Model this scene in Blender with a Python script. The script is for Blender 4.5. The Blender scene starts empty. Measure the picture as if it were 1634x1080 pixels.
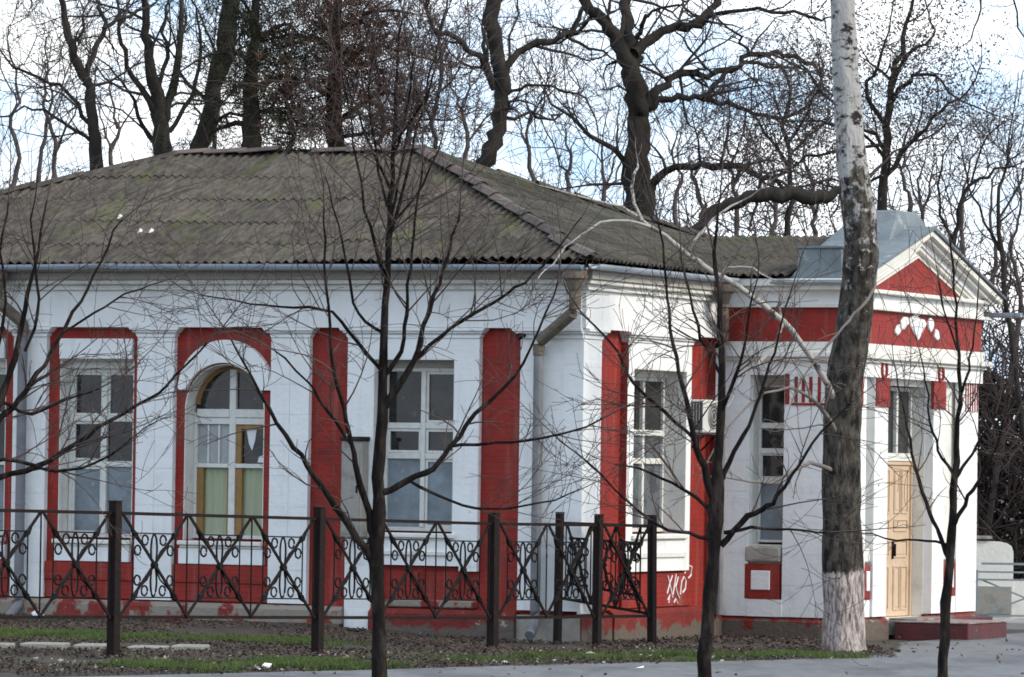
import bpy, bmesh, math, random
import numpy as np
from mathutils import Vector, Matrix
random.seed(7); RNG = np.random.default_rng(11)
PI = math.pi
scn = bpy.context.scene
col = scn.collection
# ------------------------------------------------------------------ camera, sky, sun, exposure
F = 8200.; CX = 817.; CY = 540.; ROLL = .015; HOR = 745.; EYE = 2.33
PITCH = math.atan((HOR - CY) / F)
cam_d = bpy.data.cameras.new('camera'); cam = bpy.data.objects.new('camera', cam_d); col.objects.link(cam)
cam_d.sensor_width = 36; cam_d.lens = F / 1634 * 36; cam_d.clip_start = 1; cam_d.clip_end = 3000
cam.matrix_world = Matrix.Translation((0, 0, EYE)) @ Matrix.Rotation(PI / 2 + PITCH, 4, 'X') @ Matrix.Rotation(ROLL, 4, 'Z')
scn.camera = cam
scn.view_settings.view_transform = 'Standard'; scn.view_settings.look = 'None'
scn.view_settings.exposure = 0.62; scn.view_settings.gamma = 1; scn.view_settings.use_curve_mapping = False
try: scn.cycles.filter_width = 1.7
except Exception: pass

SUN_EL = math.radians(33)
SUN_V = Vector((.93, -.37, 0)).normalized() * math.cos(SUN_EL) + Vector((0, 0, math.sin(SUN_EL)))
w = bpy.data.worlds.new("World"); scn.world = w; w.use_nodes = True
nt = w.node_tree; nt.nodes.clear()
out = nt.nodes.new('ShaderNodeOutputWorld')
sky = nt.nodes.new('ShaderNodeTexSky'); sky.sky_type = 'NISHITA'; sky.sun_disc = False
sky.sun_elevation = SUN_EL; sky.sun_rotation = math.atan2(SUN_V.x, SUN_V.y)
bg1 = nt.nodes.new('ShaderNodeBackground'); bg1.inputs['Strength'].default_value = .15
bg2 = nt.nodes.new('ShaderNodeBackground'); bg2.inputs['Strength'].default_value = 1.22
tc = nt.nodes.new('ShaderNodeTexCoord'); mp = nt.nodes.new('ShaderNodeMapping'); mp.inputs['Scale'].default_value = (1, 1, 2.2)
mp.inputs['Location'].default_value = (.35, .2, .1)
nz = nt.nodes.new('ShaderNodeTexNoise'); nz.inputs['Scale'].default_value = 14; nz.inputs['Detail'].default_value = 5; nz.inputs['Roughness'].default_value = .55
rp = nt.nodes.new('ShaderNodeValToRGB'); rp.color_ramp.elements[0].position = .38; rp.color_ramp.elements[1].position = .62
rp.color_ramp.elements[0].color = (.31, .51, .78, 1); rp.color_ramp.elements[1].color = (.97, .985, 1.0, 1); mx_f = .86
mx = nt.nodes.new('ShaderNodeMixShader')
L = nt.links.new
L(tc.outputs['Generated'], mp.inputs['Vector']); L(mp.outputs[0], nz.inputs['Vector']); L(nz.outputs['Fac'], rp.inputs[0])
L(sky.outputs[0], bg1.inputs['Color']); L(rp.outputs[0], bg2.inputs['Color']); mx.inputs[0].default_value = mx_f; L(bg1.outputs[0], mx.inputs[1]); L(bg2.outputs[0], mx.inputs[2]); L(mx.outputs[0], out.inputs[0])
sd = bpy.data.lights.new('sun', 'SUN'); sd.energy = 1.9; sd.angle = math.radians(14); sd.color = (1, .90, .74)
sun = bpy.data.objects.new('sun', sd); col.objects.link(sun)
sun.rotation_euler = SUN_V.to_track_quat('Z', 'Y').to_euler()

# ------------------------------------------------------------------ picture <-> place helpers
def ray(px, py):
    x = (px - CX) / F; y = -(py - CY) / F
    c, s = math.cos(ROLL), math.sin(ROLL); xr = x * c - y * s; yr = x * s + y * c
    cp, sp = math.cos(PITCH), math.sin(PITCH)
    return np.array([xr, cp - yr * sp, sp + yr * cp])
def at(px, py, Y):
    r = ray(px, py); p = r * Y / r[1]; p[2] += EYE; return p
TH = math.radians(25)
C0 = Vector((.959, 68.33, 0))
BM = Matrix.Translation(C0) @ Matrix.Rotation(-TH, 4, 'Z')      # building frame: x along the long front, y away

# ------------------------------------------------------------------ materials
MATS = {}
def mat(name, base, rough=.85, var=.12, scale=6, bump=.0, bscale=40, spec=.3, metal=0, second=None, sfac=(.5, .6), sscale=3, third=None, tfac=(.6, .65), tscale=8, zfade=None, coords='Object', stretch=(1, 1, 1), perobj=0, brick=None, streak=None):
    m = bpy.data.materials.new(name); m.use_nodes = True; t = m.node_tree; N = t.nodes; K = t.links.new
    b = N['Principled BSDF']; b.inputs['Roughness'].default_value = rough; b.inputs['Metallic'].default_value = metal
    b.inputs['Specular IOR Level'].default_value = spec
    tc = N.new('ShaderNodeTexCoord'); mp = N.new('ShaderNodeMapping'); mp.inputs['Scale'].default_value = stretch
    K(tc.outputs[coords], mp.inputs[0]); V = mp.outputs[0]
    def noise(s, d=5, r=.6):
        n = N.new('ShaderNodeTexNoise'); n.inputs['Scale'].default_value = s; n.inputs['Detail'].default_value = d; n.inputs['Roughness'].default_value = r
        K(V, n.inputs['Vector']); return n.outputs['Fac']
    def mixc(fac, a, bb, mode='MIX'):
        x = N.new('ShaderNodeMix'); x.data_type = 'RGBA'; x.blend_type = mode
        if isinstance(fac, float): x.inputs[0].default_value = fac
        else: K(fac, x.inputs[0])
        for i, v in ((6, a), (7, bb)):
            if isinstance(v, tuple): x.inputs[i].default_value = (*v, 1)
            else: K(v, x.inputs[i])
        return x.outputs[2]
    def ramp(f, lo, hi, a=0., bb=1.):
        r = N.new('ShaderNodeMapRange'); r.inputs[1].default_value = lo; r.inputs[2].default_value = hi; r.inputs[3].default_value = a; r.inputs[4].default_value = bb
        K(f, r.inputs[0]); return r.outputs[0]
    c = mixc(ramp(noise(scale), .25, .75), tuple(x * (1 - var) for x in base), tuple(min(1, x * (1 + var)) for x in base))
    if second:
        f = ramp(noise(sscale, 8, .65), *sfac)
        if zfade:
            sx = N.new('ShaderNodeSeparateXYZ'); K(tc.outputs['Object'], sx.inputs[0])
            zz = ramp(sx.outputs[2], zfade[0], zfade[1], zfade[2] if len(zfade) > 2 else .35, -.25)
            ad = N.new('ShaderNodeMath'); ad.operation = 'ADD'; K(noise(sscale, 8, .65), ad.inputs[0]); K(zz, ad.inputs[1]); f = ramp(ad.outputs[0], *sfac)
        c = mixc(f, c, second)
    if third: c = mixc(ramp(noise(tscale, 6, .7), *tfac), c, third)
    if streak:
        ms = N.new('ShaderNodeMapping'); ms.inputs['Scale'].default_value = (9, 9, .55); K(tc.outputs['Object'], ms.inputs[0])
        ns = N.new('ShaderNodeTexNoise'); ns.inputs['Scale'].default_value = 1; ns.inputs['Detail'].default_value = 4; K(ms.outputs[0], ns.inputs['Vector'])
        c = mixc(ramp(ns.outputs['Fac'], .54, .78, 0, streak), c, (.30, .27, .22))
    if perobj:
        oi = N.new('ShaderNodeObjectInfo')
        hv = N.new('ShaderNodeHueSaturation'); K(c, hv.inputs['Color']); K(ramp(oi.outputs['Random'], 0, 1, 1 - perobj, 1 + perobj), hv.inputs['Value']); c = hv.outputs[0]
    K(c, b.inputs['Base Color'])
    h = None
    if brick:
        bt = N.new('ShaderNodeTexBrick'); bt.inputs['Scale'].default_value = 1; bt.inputs['Brick Width'].default_value = .26; bt.inputs['Row Height'].default_value = .077; bt.inputs['Mortar Size'].default_value = .008
        bt.inputs['Mortar Smooth'].default_value = .6
        cb = N.new('ShaderNodeSeparateXYZ'); K(tc.outputs['Object'], cb.inputs[0]); cc = N.new('ShaderNodeCombineXYZ')
        ad = N.new('ShaderNodeMath'); K(cb.outputs[0], ad.inputs[0]); K(cb.outputs[1], ad.inputs[1]); K(ad.outputs[0], cc.inputs[0]); K(cb.outputs[2], cc.inputs[1])
        K(cc.outputs[0], bt.inputs['Vector'])
        bp2 = N.new('ShaderNodeBump'); bp2.invert = True; bp2.inputs['Strength'].default_value = brick; bp2.inputs['Distance'].default_value = .01; K(bt.outputs['Fac'], bp2.inputs['Height']); h = bp2.outputs[0]
    if bump:
        bp = N.new('ShaderNodeBump'); bp.inputs['Strength'].default_value = bump; bp.inputs['Distance'].default_value = .03; K(noise(bscale, 6, .65), bp.inputs['Height'])
        if h: K(h, bp.inputs['Normal'])
        h = bp.outputs[0]
    if h: K(h, b.inputs['Normal'])
    MATS[name] = m; return m
WHITE = mat('white_limewash', (.75, .755, .745), .9, .05, 2.5, .4, 12, second=(.52, .51, .49), sfac=(.56, .84), sscale=1.6, third=(.40, .37, .32), tfac=(.64, .78), tscale=5, brick=.10, streak=.18)
WHITE2 = mat('white_plaster', (.69, .68, .63), .9, .06, 3, .35, 16, second=(.44, .42, .37), sfac=(.54, .78), sscale=2.2, streak=.18)
REDP = mat('red_paint', (.255, .023, .016), .6, .2, 4, .4, 14, spec=.25, second=(.17, .026, .020), sfac=(.5, .75), sscale=2.5, third=(.55, .45, .42), tfac=(.74, .78), tscale=11, brick=.45, streak=.25)
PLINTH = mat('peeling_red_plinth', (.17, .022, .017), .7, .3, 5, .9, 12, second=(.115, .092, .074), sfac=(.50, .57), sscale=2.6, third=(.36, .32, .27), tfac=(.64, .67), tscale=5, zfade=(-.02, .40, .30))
LEDGE = mat('peeling_ledge', (.20, .026, .020), .7, .25, 6, .8, 14, second=(.25, .22, .18), sfac=(.45, .50), sscale=2.1)
CEM = mat('grey_cement', (.33, .31, .27), .9, .2, 5, .6, 18, second=(.2, .18, .15), sfac=(.55, .7), sscale=4)
FRAME = mat('old_white_window_paint', (.62, .62, .58), .6, .12, 9, .3, 40, second=(.30, .22, .14), sfac=(.64, .74), sscale=9)
YFRAME = mat('ochre_window_paint', (.26, .15, .05), .6, .15, 9)
GLASS = mat('dark_window_glass', (.010, .010, .011), .08, .5, 3, spec=.45, second=(.032, .032, .029), sfac=(.46, .66), sscale=2.3, third=(.075, .07, .062), tfac=(.64, .70), tscale=7)  # grey patches in the base colour stand in for reflections of branches
BLUEG = mat('blue_film_glass', (.20, .24, .27), .22, .2, 2.5, spec=.45, second=(.10, .125, .145), sfac=(.42, .68), sscale=2, third=(.26, .29, .31), tfac=(.60, .72), tscale=4)
GREENC = mat('green_curtain', (.33, .37, .25), .6, .08, 3, stretch=(8, 8, 1.0))
GREYL = mat('dusty_glass', (.30, .32, .32), .3, .2, 6, spec=.5)
GREYG = mat('grey_side_glass', (.12, .135, .145), .2, .4, 3, spec=.4, second=(.05, .055, .06), sfac=(.45, .6), sscale=3)
CLOTH = mat('white_rag', (.65, .66, .68), .9)
GUTT = mat('galvanised_gutter', (.40, .46, .52), .5, .12, 3, .1, 30, metal=.25, second=(.30, .31, .31), sfac=(.55, .75), sscale=3)
PIPE = mat('zinc_downpipe', (.17, .175, .185), .7, .2, 4, .1, second=(.26, .24, .22), sfac=(.55, .75), sscale=5)
RUSTP = mat('rusty_downpipe_elbow', (.15, .125, .095), .7, .3, 8, .3, second=(.10, .055, .035), sfac=(.5, .7), sscale=9)
METALR = mat('sheet_metal_roofing', (.165, .19, .20), .6, .25, 2, .1, 8, metal=.3, second=(.13, .135, .13), sfac=(.5, .7), sscale=3, third=(.28, .30, .31), tfac=(.58, .64), tscale=5)
SLATE = mat('asbestos_roofing', (.092, .078, .064), .95, .42, 9, .8, 30, second=(.075, .088, .026), sfac=(.55, .68), sscale=.9, third=(.042, .037, .031), tfac=(.45, .62), tscale=6, perobj=.2, stretch=(2.6, .5, .5))
SLATE2 = mat('mossy_asbestos_roofing', (.080, .069, .054), .95, .42, 9, .8, 30, second=(.062, .072, .024), sfac=(.50, .72), sscale=1.1, third=(.038, .034, .028), tfac=(.45, .62), tscale=6, perobj=.2, stretch=(.8, 1.6, .8))
CAP = mat('ridge_cap', (.15, .105, .09), .9, .25, 6, .5, 30, second=(.09, .08, .068), sfac=(.42, .6), sscale=4, perobj=.35)
SOFF = mat('old_soffit_boards', (.34, .32, .29), .9, .2, 4, stretch=(1, 1, 6))
DARK = mat('dark_void', (.012, .011, .010), 1)
DOORM = mat('ochre_door_paint', (.56, .42, .29), .6, .10, 4, .15, 40, second=(.38, .26, .15), sfac=(.5, .8), sscale=4, streak=.4)
IRON = mat('brown_fence_paint', (.016, .011, .010), .6, .3, 20, .3, 60, second=(.034, .017, .014), sfac=(.55, .7), sscale=14, spec=.08)
STEEL = mat('black_iron_scroll', (.010, .010, .011), .5, .2, 20, spec=.08)
BLUEI = mat('bluegrey_railing_paint', (.20, .24, .27), .5, .15, 10, spec=.4)
ACW = mat('air_conditioner_casing', (.60, .60, .57), .5, .08, 5)
ACD = mat('air_conditioner_grille', (.07, .07, .07), .6, .2, 20)
GREYB = mat('weathered_grey_board', (.30, .29, .26), .85, .15, 4, .2, 20, second=(.18, .17, .15), sfac=(.5, .7), sscale=4)
BARK = mat('young_bark', (.014, .011, .0105), .9, .6, 10, 1, 26, second=(.055, .045, .039), sfac=(.48, .70), sscale=9, stretch=(1, 1, .3), spec=.08)
TWIG = mat('young_twigs', (.085, .064, .058), .9, .3, 4, spec=.08)
TWIGR = mat('reddish_twigs', (.10, .055, .045), .9, .3, 4)
OAK = mat('dark_bark', (.032, .028, .025), .95, .5, 9, 1, 14, stretch=(1, 1, .35), second=(.045, .042, .030), sfac=(.55, .75), sscale=5, spec=.08)  # base colour lifted a little to stand in for haze over far trees
OAKT = mat('oak_twigs', (.050, .041, .038), .95, .3, 4, spec=.08)
FART = mat('far_twigs', (.085, .070, .066), .95, .3, 4, spec=.08)
PINEN = mat('pine_needles', (.032, .036, .022), .9, .4, 2, second=(.045, .026, .018), sfac=(.5, .7), sscale=1.5, spec=.08)
PINER = mat('rusty_pine_needles', (.080, .048, .037), .9, .5, 2, spec=.08)
DEADL = mat('withered_leaves', (.085, .067, .060), .9, .4, 3, spec=.08)
BRUSH = mat('dark_brush', (.040, .028, .024), .95, .4, 1.5)
ASPH = mat('asphalt', (.150, .150, .152), .6, .22, 5, .6, 60, second=(.085, .085, .086), sfac=(.48, .62), sscale=.8, third=(.22, .22, .22), tfac=(.62, .72), tscale=2.4, stretch=(1, .35, 1))
KERB = mat('kerb_concrete', (.30, .30, .29), .9, .15, 5, .4, 30)
SLAB = mat('old_concrete_slab', (.30, .29, .26), .9, .2, 3, .5, 30, second=(.18, .17, .13), sfac=(.5, .65), sscale=3)
SOIL = mat('soil', (.060, .048, .040), 1, .3, 2.5, .8, 20, second=(.055, .046, .040), sfac=(.45, .6), sscale=3, third=(.065, .085, .028), tfac=(.55, .66), tscale=.5)
GRASS = mat('grass_blades', (.060, .098, .022), .8, .35, 1.5, second=(.12, .14, .04), sfac=(.5, .7), sscale=3)
LITT = mat('leaf_litter', (.070, .052, .042), .95, .6, 2.5, second=(.12, .095, .078), sfac=(.55, .7), sscale=7)
PAPER = mat('white_litter', (.75, .75, .74), .8)
STONE = mat('grey_stone', (.32, .30, .27), .9, .2, 6, .5, 20)
MAROON = mat('maroon_step_paint', (.085, .016, .017), .6, .25, 4, .4, 20, spec=.4, second=(.05, .022, .02), sfac=(.5, .65), sscale=3, third=(.20, .16, .14), tfac=(.64, .68), tscale=7)
STEPT = mat('worn_step_top', (.20, .12, .11), .8, .25, 4, second=(.28, .26, .24), sfac=(.45, .6), sscale=4)

def bark_birch():
    m = bpy.data.materials.new('birch_bark'); m.use_nodes = True; t = m.node_tree; N = t.nodes; K = t.links.new
    b = N['Principled BSDF']; b.inputs['Roughness'].default_value = .9; b.inputs['Specular IOR Level'].default_value = .2
    tc = N.new('ShaderNodeTexCoord'); sx = N.new('ShaderNodeSeparateXYZ'); K(tc.outputs['Object'], sx.inputs[0])
    def noise(s, st, d=5):
        mp = N.new('ShaderNodeMapping'); mp.inputs['Scale'].default_value = st; K(tc.outputs['Object'], mp.inputs[0])
        n = N.new('ShaderNodeTexNoise'); n.inputs['Scale'].default_value = s; n.inputs['Detail'].default_value = d; n.inputs['Roughness'].default_value = .65; K(mp.outputs[0], n.inputs['Vector']); return n.outputs['Fac']
    def rr(f, lo, hi, a=0., bb=1.):
        r = N.new('ShaderNodeMapRange'); r.inputs[1].default_value = lo; r.inputs[2].default_value = hi; r.inputs[3].default_value = a; r.inputs[4].default_value = bb; K(f, r.inputs[0]); return r.outputs[0]
    def add(a, bb):
        x = N.new('ShaderNodeMath'); x.operation = 'ADD'; K(a, x.inputs[0]); K(bb, x.inputs[1]); return x.outputs[0]
    def mixc(f, a, bb):
        x = N.new('ShaderNodeMix'); x.data_type = 'RGBA'; K(f, x.inputs[0])
        for i, v in ((6, a), (7, bb)):
            if isinstance(v, tuple): x.inputs[i].default_value = (*v, 1)
            else: K(v, x.inputs[i])
        return x.outputs[2]
    z = sx.outputs[2]
    dark = mixc(rr(noise(11, (1, 1, .45), 9), .40, .66), (.013, .011, .010), (.115, .10, .083))
    fl = rr(add(noise(9, (1, 1, 1.2), 8), rr(z, 2.6, 5.2, -.10, .03)), .60, .64); dark = mixc(fl, dark, (.34, .33, .31))
    whiteb = mixc(rr(noise(6, (1, 1, 1.8), 7), .53, .60), (.38, .37, .355), (.03, .026, .024))
    z = sx.outputs[2]
    up = rr(add(z, rr(noise(5, (1, 1, .7), 7), .3, .7, -1.5, 1.5)), 5.9, 6.5)          # pale bark starts about six metres up
    c = mixc(up, dark, whiteb)
    lime = mixc(rr(noise(26, (1, 1, .22), 8), .42, .60), (.47, .41, .38), (.13, .10, .09))
    lo = rr(add(z, rr(noise(8, (1, 1, .5)), .3, .7, -.10, .10)), .98, 1.04, 1, 0)       # limewashed foot
    c = mixc(lo, c, lime); K(c, b.inputs['Base Color'])
    bp = N.new('ShaderNodeBump'); bp.inputs['Strength'].default_value = 1; bp.inputs['Distance'].default_value = .10; K(noise(9, (1, 1, .25)), bp.inputs['Height']); K(bp.outputs[0], b.inputs['Normal'])
    return m
BIRCH = bark_birch()
BIRCHB = mat('pale_branch_bark', (.36, .34, .31), .9, .2, 6, .4, 30, second=(.06, .05, .045), sfac=(.52, .62), sscale=5)
GREYBR = mat('grey_branch_bark', (.16, .14, .125), .9, .3, 6, .4, 30)

# ------------------------------------------------------------------ object helpers
def tag(o, label=None, cat=None, group=None, kind=None):
    if label: o['label'] = label
    if cat: o['category'] = cat
    if group: o['group'] = group
    if kind: o['kind'] = kind
    return o
def thing(name, label, cat, M=None, loc=(0, 0, 0), group=None):
    o = bpy.data.objects.new(name, None); col.objects.link(o); o.empty_display_size = .2
    if M is not None: o.matrix_world = M
    else: o.location = loc
    return tag(o, label, cat, group)
class MB:
    def __init__(s): s.v = []; s.f = []
    def box(s, x0, x1, y0, y1, z0, z1):
        n = len(s.v)
        s.v += [(x0, y0, z0), (x1, y0, z0), (x1, y1, z0), (x0, y1, z0), (x0, y0, z1), (x1, y0, z1), (x1, y1, z1), (x0, y1, z1)]
        s.f += [tuple(n + i for i in q) for q in ((0, 3, 2, 1), (4, 5, 6, 7), (0, 1, 5, 4), (1, 2, 6, 5), (2, 3, 7, 6), (3, 0, 4, 7))]; return s
    def poly(s, pts, fn, d0, d1):
        """extrude 2D polygon; fn(a, z, d) -> point"""
        n = len(s.v); k = len(pts)
        s.v += [fn(a, z, d0) for a, z in pts] + [fn(a, z, d1) for a, z in pts]
        s.f += [tuple(range(n, n + k)), tuple(reversed(range(n + k, n + 2 * k)))]
        s.f += [(n + i, n + (i + 1) % k, n + k + (i + 1) % k, n + k + i) for i in range(k)]; return s
    def bar(s, p, q, w, t=None, up=(0, 0, 1)):
        t = t or w; p = Vector(p); q = Vector(q); d = (q - p).normalized(); u = Vector(up)
        if abs(d.dot(u)) > .98: u = Vector((1, 0, 0))
        a = d.cross(u).normalized() * (t / 2); b = a.cross(d).normalized() * (w / 2); n = len(s.v)
        for c in (p, q): s.v += [tuple(c - a - b), tuple(c + a - b), tuple(c + a + b), tuple(c - a + b)]
        s.f += [tuple(n + i for i in r) for r in ((0, 3, 2, 1), (4, 5, 6, 7), (0, 1, 5, 4), (1, 2, 6, 5), (2, 3, 7, 6), (3, 0, 4, 7))]; return s
    def tube(s, pts, r, k=8, closed=False):
        P = [Vector(p) for p in pts]; n0 = len(s.v); m = len(P)
        R = r if isinstance(r, (list, tuple)) else [r] * m
        for i, p in enumerate(P):
            if closed: d = (P[(i + 1) % m] - P[i - 1]).normalized()
            else: d = (P[min(i + 1, m - 1)] - P[max(i - 1, 0)]).normalized()
            ref = Vector((0, 0, 1)) if abs(d.z) < .9 else Vector((1, 0, 0))
            a = d.cross(ref).normalized(); b = a.cross(d)
            for j in range(k):
                t = 2 * PI * j / k; s.v.append(tuple(p + (a * math.cos(t) + b * math.sin(t)) * R[i]))
        for i in range(m if closed else m - 1):
            for j in range(k):
                a0 = n0 + i * k; a1 = n0 + ((i + 1) % m) * k
                s.f.append((a0 + j, a0 + (j + 1) % k, a1 + (j + 1) % k, a1 + j))
        if not closed:
            s.f.append(tuple(n0 + j for j in reversed(range(k)))); s.f.append(tuple(n0 + (m - 1) * k + j for j in range(k)))
        return s
    def build(s, name, m, parent=None, bevel=0, smooth=False):
        me = bpy.data.meshes.new(name); me.from_pydata([tuple(map(float, v)) for v in s.v], [], s.f)
        bm = bmesh.new(); bm.from_mesh(me); bmesh.ops.recalc_face_normals(bm, faces=bm.faces); 
        if bevel: bmesh.ops.bevel(bm, geom=bm.edges[:], offset=bevel, segments=1, affect='EDGES')
        bm.to_mesh(me); bm.free()
        if smooth: me.shade_smooth()
        me.materials.append(m); o = bpy.data.objects.new(name, me); col.objects.link(o)
        if parent: o.parent = parent
        return o
def npmesh(name, V, Q, m, parent=None, smooth=True, kind=None):
    """fast mesh of quads"""
    me = bpy.data.meshes.new(name); V = np.asarray(V, np.float32); Q = np.asarray(Q, np.int32)
    me.vertices.add(len(V)); me.vertices.foreach_set('co', V.ravel())
    me.loops.add(Q.size); me.loops.foreach_set('vertex_index', Q.ravel())
    me.polygons.add(len(Q)); me.polygons.foreach_set('loop_start', np.arange(0, Q.size, Q.shape[1], dtype=np.int32)); 
    try: me.polygons.foreach_set('loop_total', np.full(len(Q), Q.shape[1], np.int32))
    except Exception: pass
    me.update(calc_edges=True); me.validate()
    if smooth: me.shade_smooth()
    me.materials.append(m); o = bpy.data.objects.new(name, me); col.objects.link(o)
    if parent: o.parent = parent
    if kind: o['kind'] = kind
    return o

# ================================================================== GROUND
def gz(x, y):
    x = np.asarray(x, float); y = np.asarray(y, float)
    dx, dy = x - .959, y - 68.33; ly = dx * .4226 + dy * .9063; lx = dx * .9063 - dy * .4226
    wl_ = np.clip((-lx - 1.0) / 3, 0, 1) * np.exp(-(np.minimum(ly, 0) / 1.6) ** 2) * .10
    return -.02 - .012 * x * np.clip((90 - y) / 30, 0, 1) + wl_
gv = []; gq = []
nx, ny = 200, 150
xs = np.linspace(-16, 16, nx); ys = np.linspace(48, 96, ny)
X, Y = np.meshgrid(xs, ys); Z = gz(X, Y)
d1 = np.array([.64, .77]); nn = np.array([.77, -.64])
pathd = (X * nn[0] + Y * nn[1])
rough = (np.sin(X * 5.1 + Y * 2.3) * np.sin(Y * 4.7 - X * 1.3) + .6 * np.sin(X * 11 + 1) * np.sin(Y * 9.3)) * .018
rough += RNG.normal(0, .012, X.shape)
PN = -1.35 * nn[0] + 58.2 * nn[1]
mask = (pathd < PN - .15) & (X < 5.2)
Z = Z + np.where(mask, rough + .02, 0)
V = np.stack([X.ravel(), Y.ravel(), Z.ravel()], 1)
idx = np.arange(nx * ny).reshape(ny, nx)
Q = np.stack([idx[:-1, :-1].ravel(), idx[:-1, 1:].ravel(), idx[1:, 1:].ravel(), idx[1:, :-1].ravel()], 1)
# large surroundings
npmesh('ground', V, Q, SOIL, kind='structure')
m = MB(); S = 900
for (a, b, c, d) in ((-S, -16, -60, S), (16, S, -60, S), (-16, 16, -60, 48), (-16, 16, 96, S)):
    n = len(m.v); 
    def zz(x, y): return float(gz(min(max(x, -16), 16), min(max(y, 48), 96)))
    m.v += [(a, c, -.03 if 1 else 0), (b, c, -.03), (b, d, -.03), (a, d, -.03)]; m.f.append((n, n + 1, n + 2, n + 3))
tag(m.build('ground_beyond', SOIL), kind='structure')
# footpath: strip along d1, from near-left to far right, widening into a yard before the steps
def strip(name, pts, mt, dz, kind='structure', thick=0):
    me = MB(); n = 0
    if thick:
        me.v += [(x, y, float(gz(x, y)) + dz) for x, y in pts] + [(x, y, float(gz(x, y)) + dz - thick) for x, y in pts]; k = len(pts)
        me.f += [tuple(range(k)), tuple(reversed(range(k, 2 * k)))] + [(i, (i + 1) % k, k + (i + 1) % k, k + i) for i in range(k)]
    else:
        me.v += [(x, y, float(gz(x, y)) + dz) for x, y in pts]; me.f.append(tuple(range(len(pts))))
    o = me.build(name, mt); o['kind'] = kind; return o
def ragged(pts, step=.16, j=.055):
    r_ = random.Random(4); o_ = []
    for (a, b) in zip(pts[:-1], pts[1:]):
        n_ = max(1, int(math.dist(a, b) / step))
        for i_ in range(n_): o_.append((a[0] + (b[0] - a[0]) * i_ / n_ + r_.uniform(-j, j), a[1] + (b[1] - a[1]) * i_ / n_ + r_.uniform(-j, j)))
    return o_ + [pts[-1]]
strip('asphalt_path', [(-9, 48)] + ragged([(-3, 55.8), (-1.6, 57.6), (-.35, 59.45), (.95, 61.35), (3.4, 64.1), (4.45, 65.9), (5.15, 67.9), (5.45, 71.4)]) + [ (6.2, 73.2), (8.0, 77.5), (10, 82), (24, 80), (24, 66), (9.5, 62.6), (6.25, 60.8), (4.9, 59.0), (2.0, 55.0), (-1, 48)], ASPH, .035)

# ================================================================== BUILDING
bld = thing('building', 'long single-storey white building with red painted window niches, mossy roof and a pedimented entrance', 'building', M=BM)
fA = lambda a, z, d: (-a, -d, z)          # a = distance left of the corner, d = proud of the wall face
fB = lambda a, z, d: (d, a, z)
YC = 4.8; XD = 1.85
fC = lambda a, z, d: (a, YC - d, z)
fD = lambda a, z, d: (XD + d, YC + a, z)
def slab(name, fn, a0, a1, z0, z1, d0, d1, holes, m, parent=bld):
    """wall leaf between depths d0 (back) and d1 (front) with rectangular holes"""
    A = sorted({a0, a1, *[min(max(h[0], a0), a1) for h in holes], *[min(max(h[1], a0), a1) for h in holes]})
    Zs = sorted({z0, z1, *[min(max(h[2], z0), z1) for h in holes], *[min(max(h[3], z0), z1) for h in holes]})
    solid = {}
    for i in range(len(A) - 1):
        for j in range(len(Zs) - 1):
            ca = (A[i] + A[i + 1]) / 2; cz = (Zs[j] + Zs[j + 1]) / 2
            solid[i, j] = not any(h[0] < ca < h[1] and h[2] < cz < h[3] for h in holes)
    mb = MB(); cache = {}
    def vid(i, j, d):
        k = (i, j, d)
        if k not in cache: cache[k] = len(mb.v); mb.v.append(fn(A[i], Zs[j], d))
        return cache[k]
    for (i, j), s in solid.items():
        if not s: continue
        for d in (d0, d1): mb.f.append((vid(i, j, d), vid(i + 1, j, d), vid(i + 1, j + 1, d), vid(i, j + 1, d)))
        for (di, dj, e0, e1) in ((-1, 0, (i, j), (i, j + 1)), (1, 0, (i + 1, j), (i + 1, j + 1)), (0, -1, (i, j), (i + 1, j)), (0, 1, (i, j + 1), (i + 1, j + 1))):
            if not solid.get((i + di, j + dj), False):
                mb.f.append((vid(*e0, d0), vid(*e1, d0), vid(*e1, d1), vid(*e0, d1)))
    return mb.build(name, m, parent)
def fbox(fn, a0, a1, z0, z1, d0, d1, mb=None):
    mb = mb or MB(); p = fn(a0, z0, d0); q = fn(a1, z1, d1)
    mb.box(min(p[0], q[0]), max(p[0], q[0]), min(p[1], q[1]), max(p[1], q[1]), min(p[2], q[2]), max(p[2], q[2])); return mb
RB = -.10   # depth of the red recesses
# --- wall leaves
WA = [(6.88, 8.06, 1.24, 3.74), (4.83, 6.07, 1.26, 3.74), (1.90, 3.12, 1.42, 3.77), (8.93, 10.05, 1.24, 3.74)]
slab('front_wall', fA, .11, 13.1, 0, 4.95, -.42, RB, WA, REDP)
slab('side_wall', fB, .10, YC, 0, 4.95, -.42, RB, [(1.68, 3.52, 1.44, 3.70)], REDP)
WC = (.42, .945, 1.29, 3.71)
slab('wing_front_wall', fC, -.10, XD + RB - .001, 0, 5.0, -.42, RB, [WC], WHITE2)
WD = [(1.66, 3.50, .24, 3.60)]
slab('entrance_wall', fD, .1, 5.4, 0, 5.0, -.42, RB, WD, WHITE2)
MB().box(-13.1, -12.68, .42, 9.4, 0, 4.95).box(-12.68, .0, 9.0, 9.4, 0, 4.95).build('rear_wall', WHITE2, bld)
MB().box(0, 1.75, 9.9, 10.2, 0, 5.0).build('wing_rear_wall', WHITE2, bld)
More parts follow.
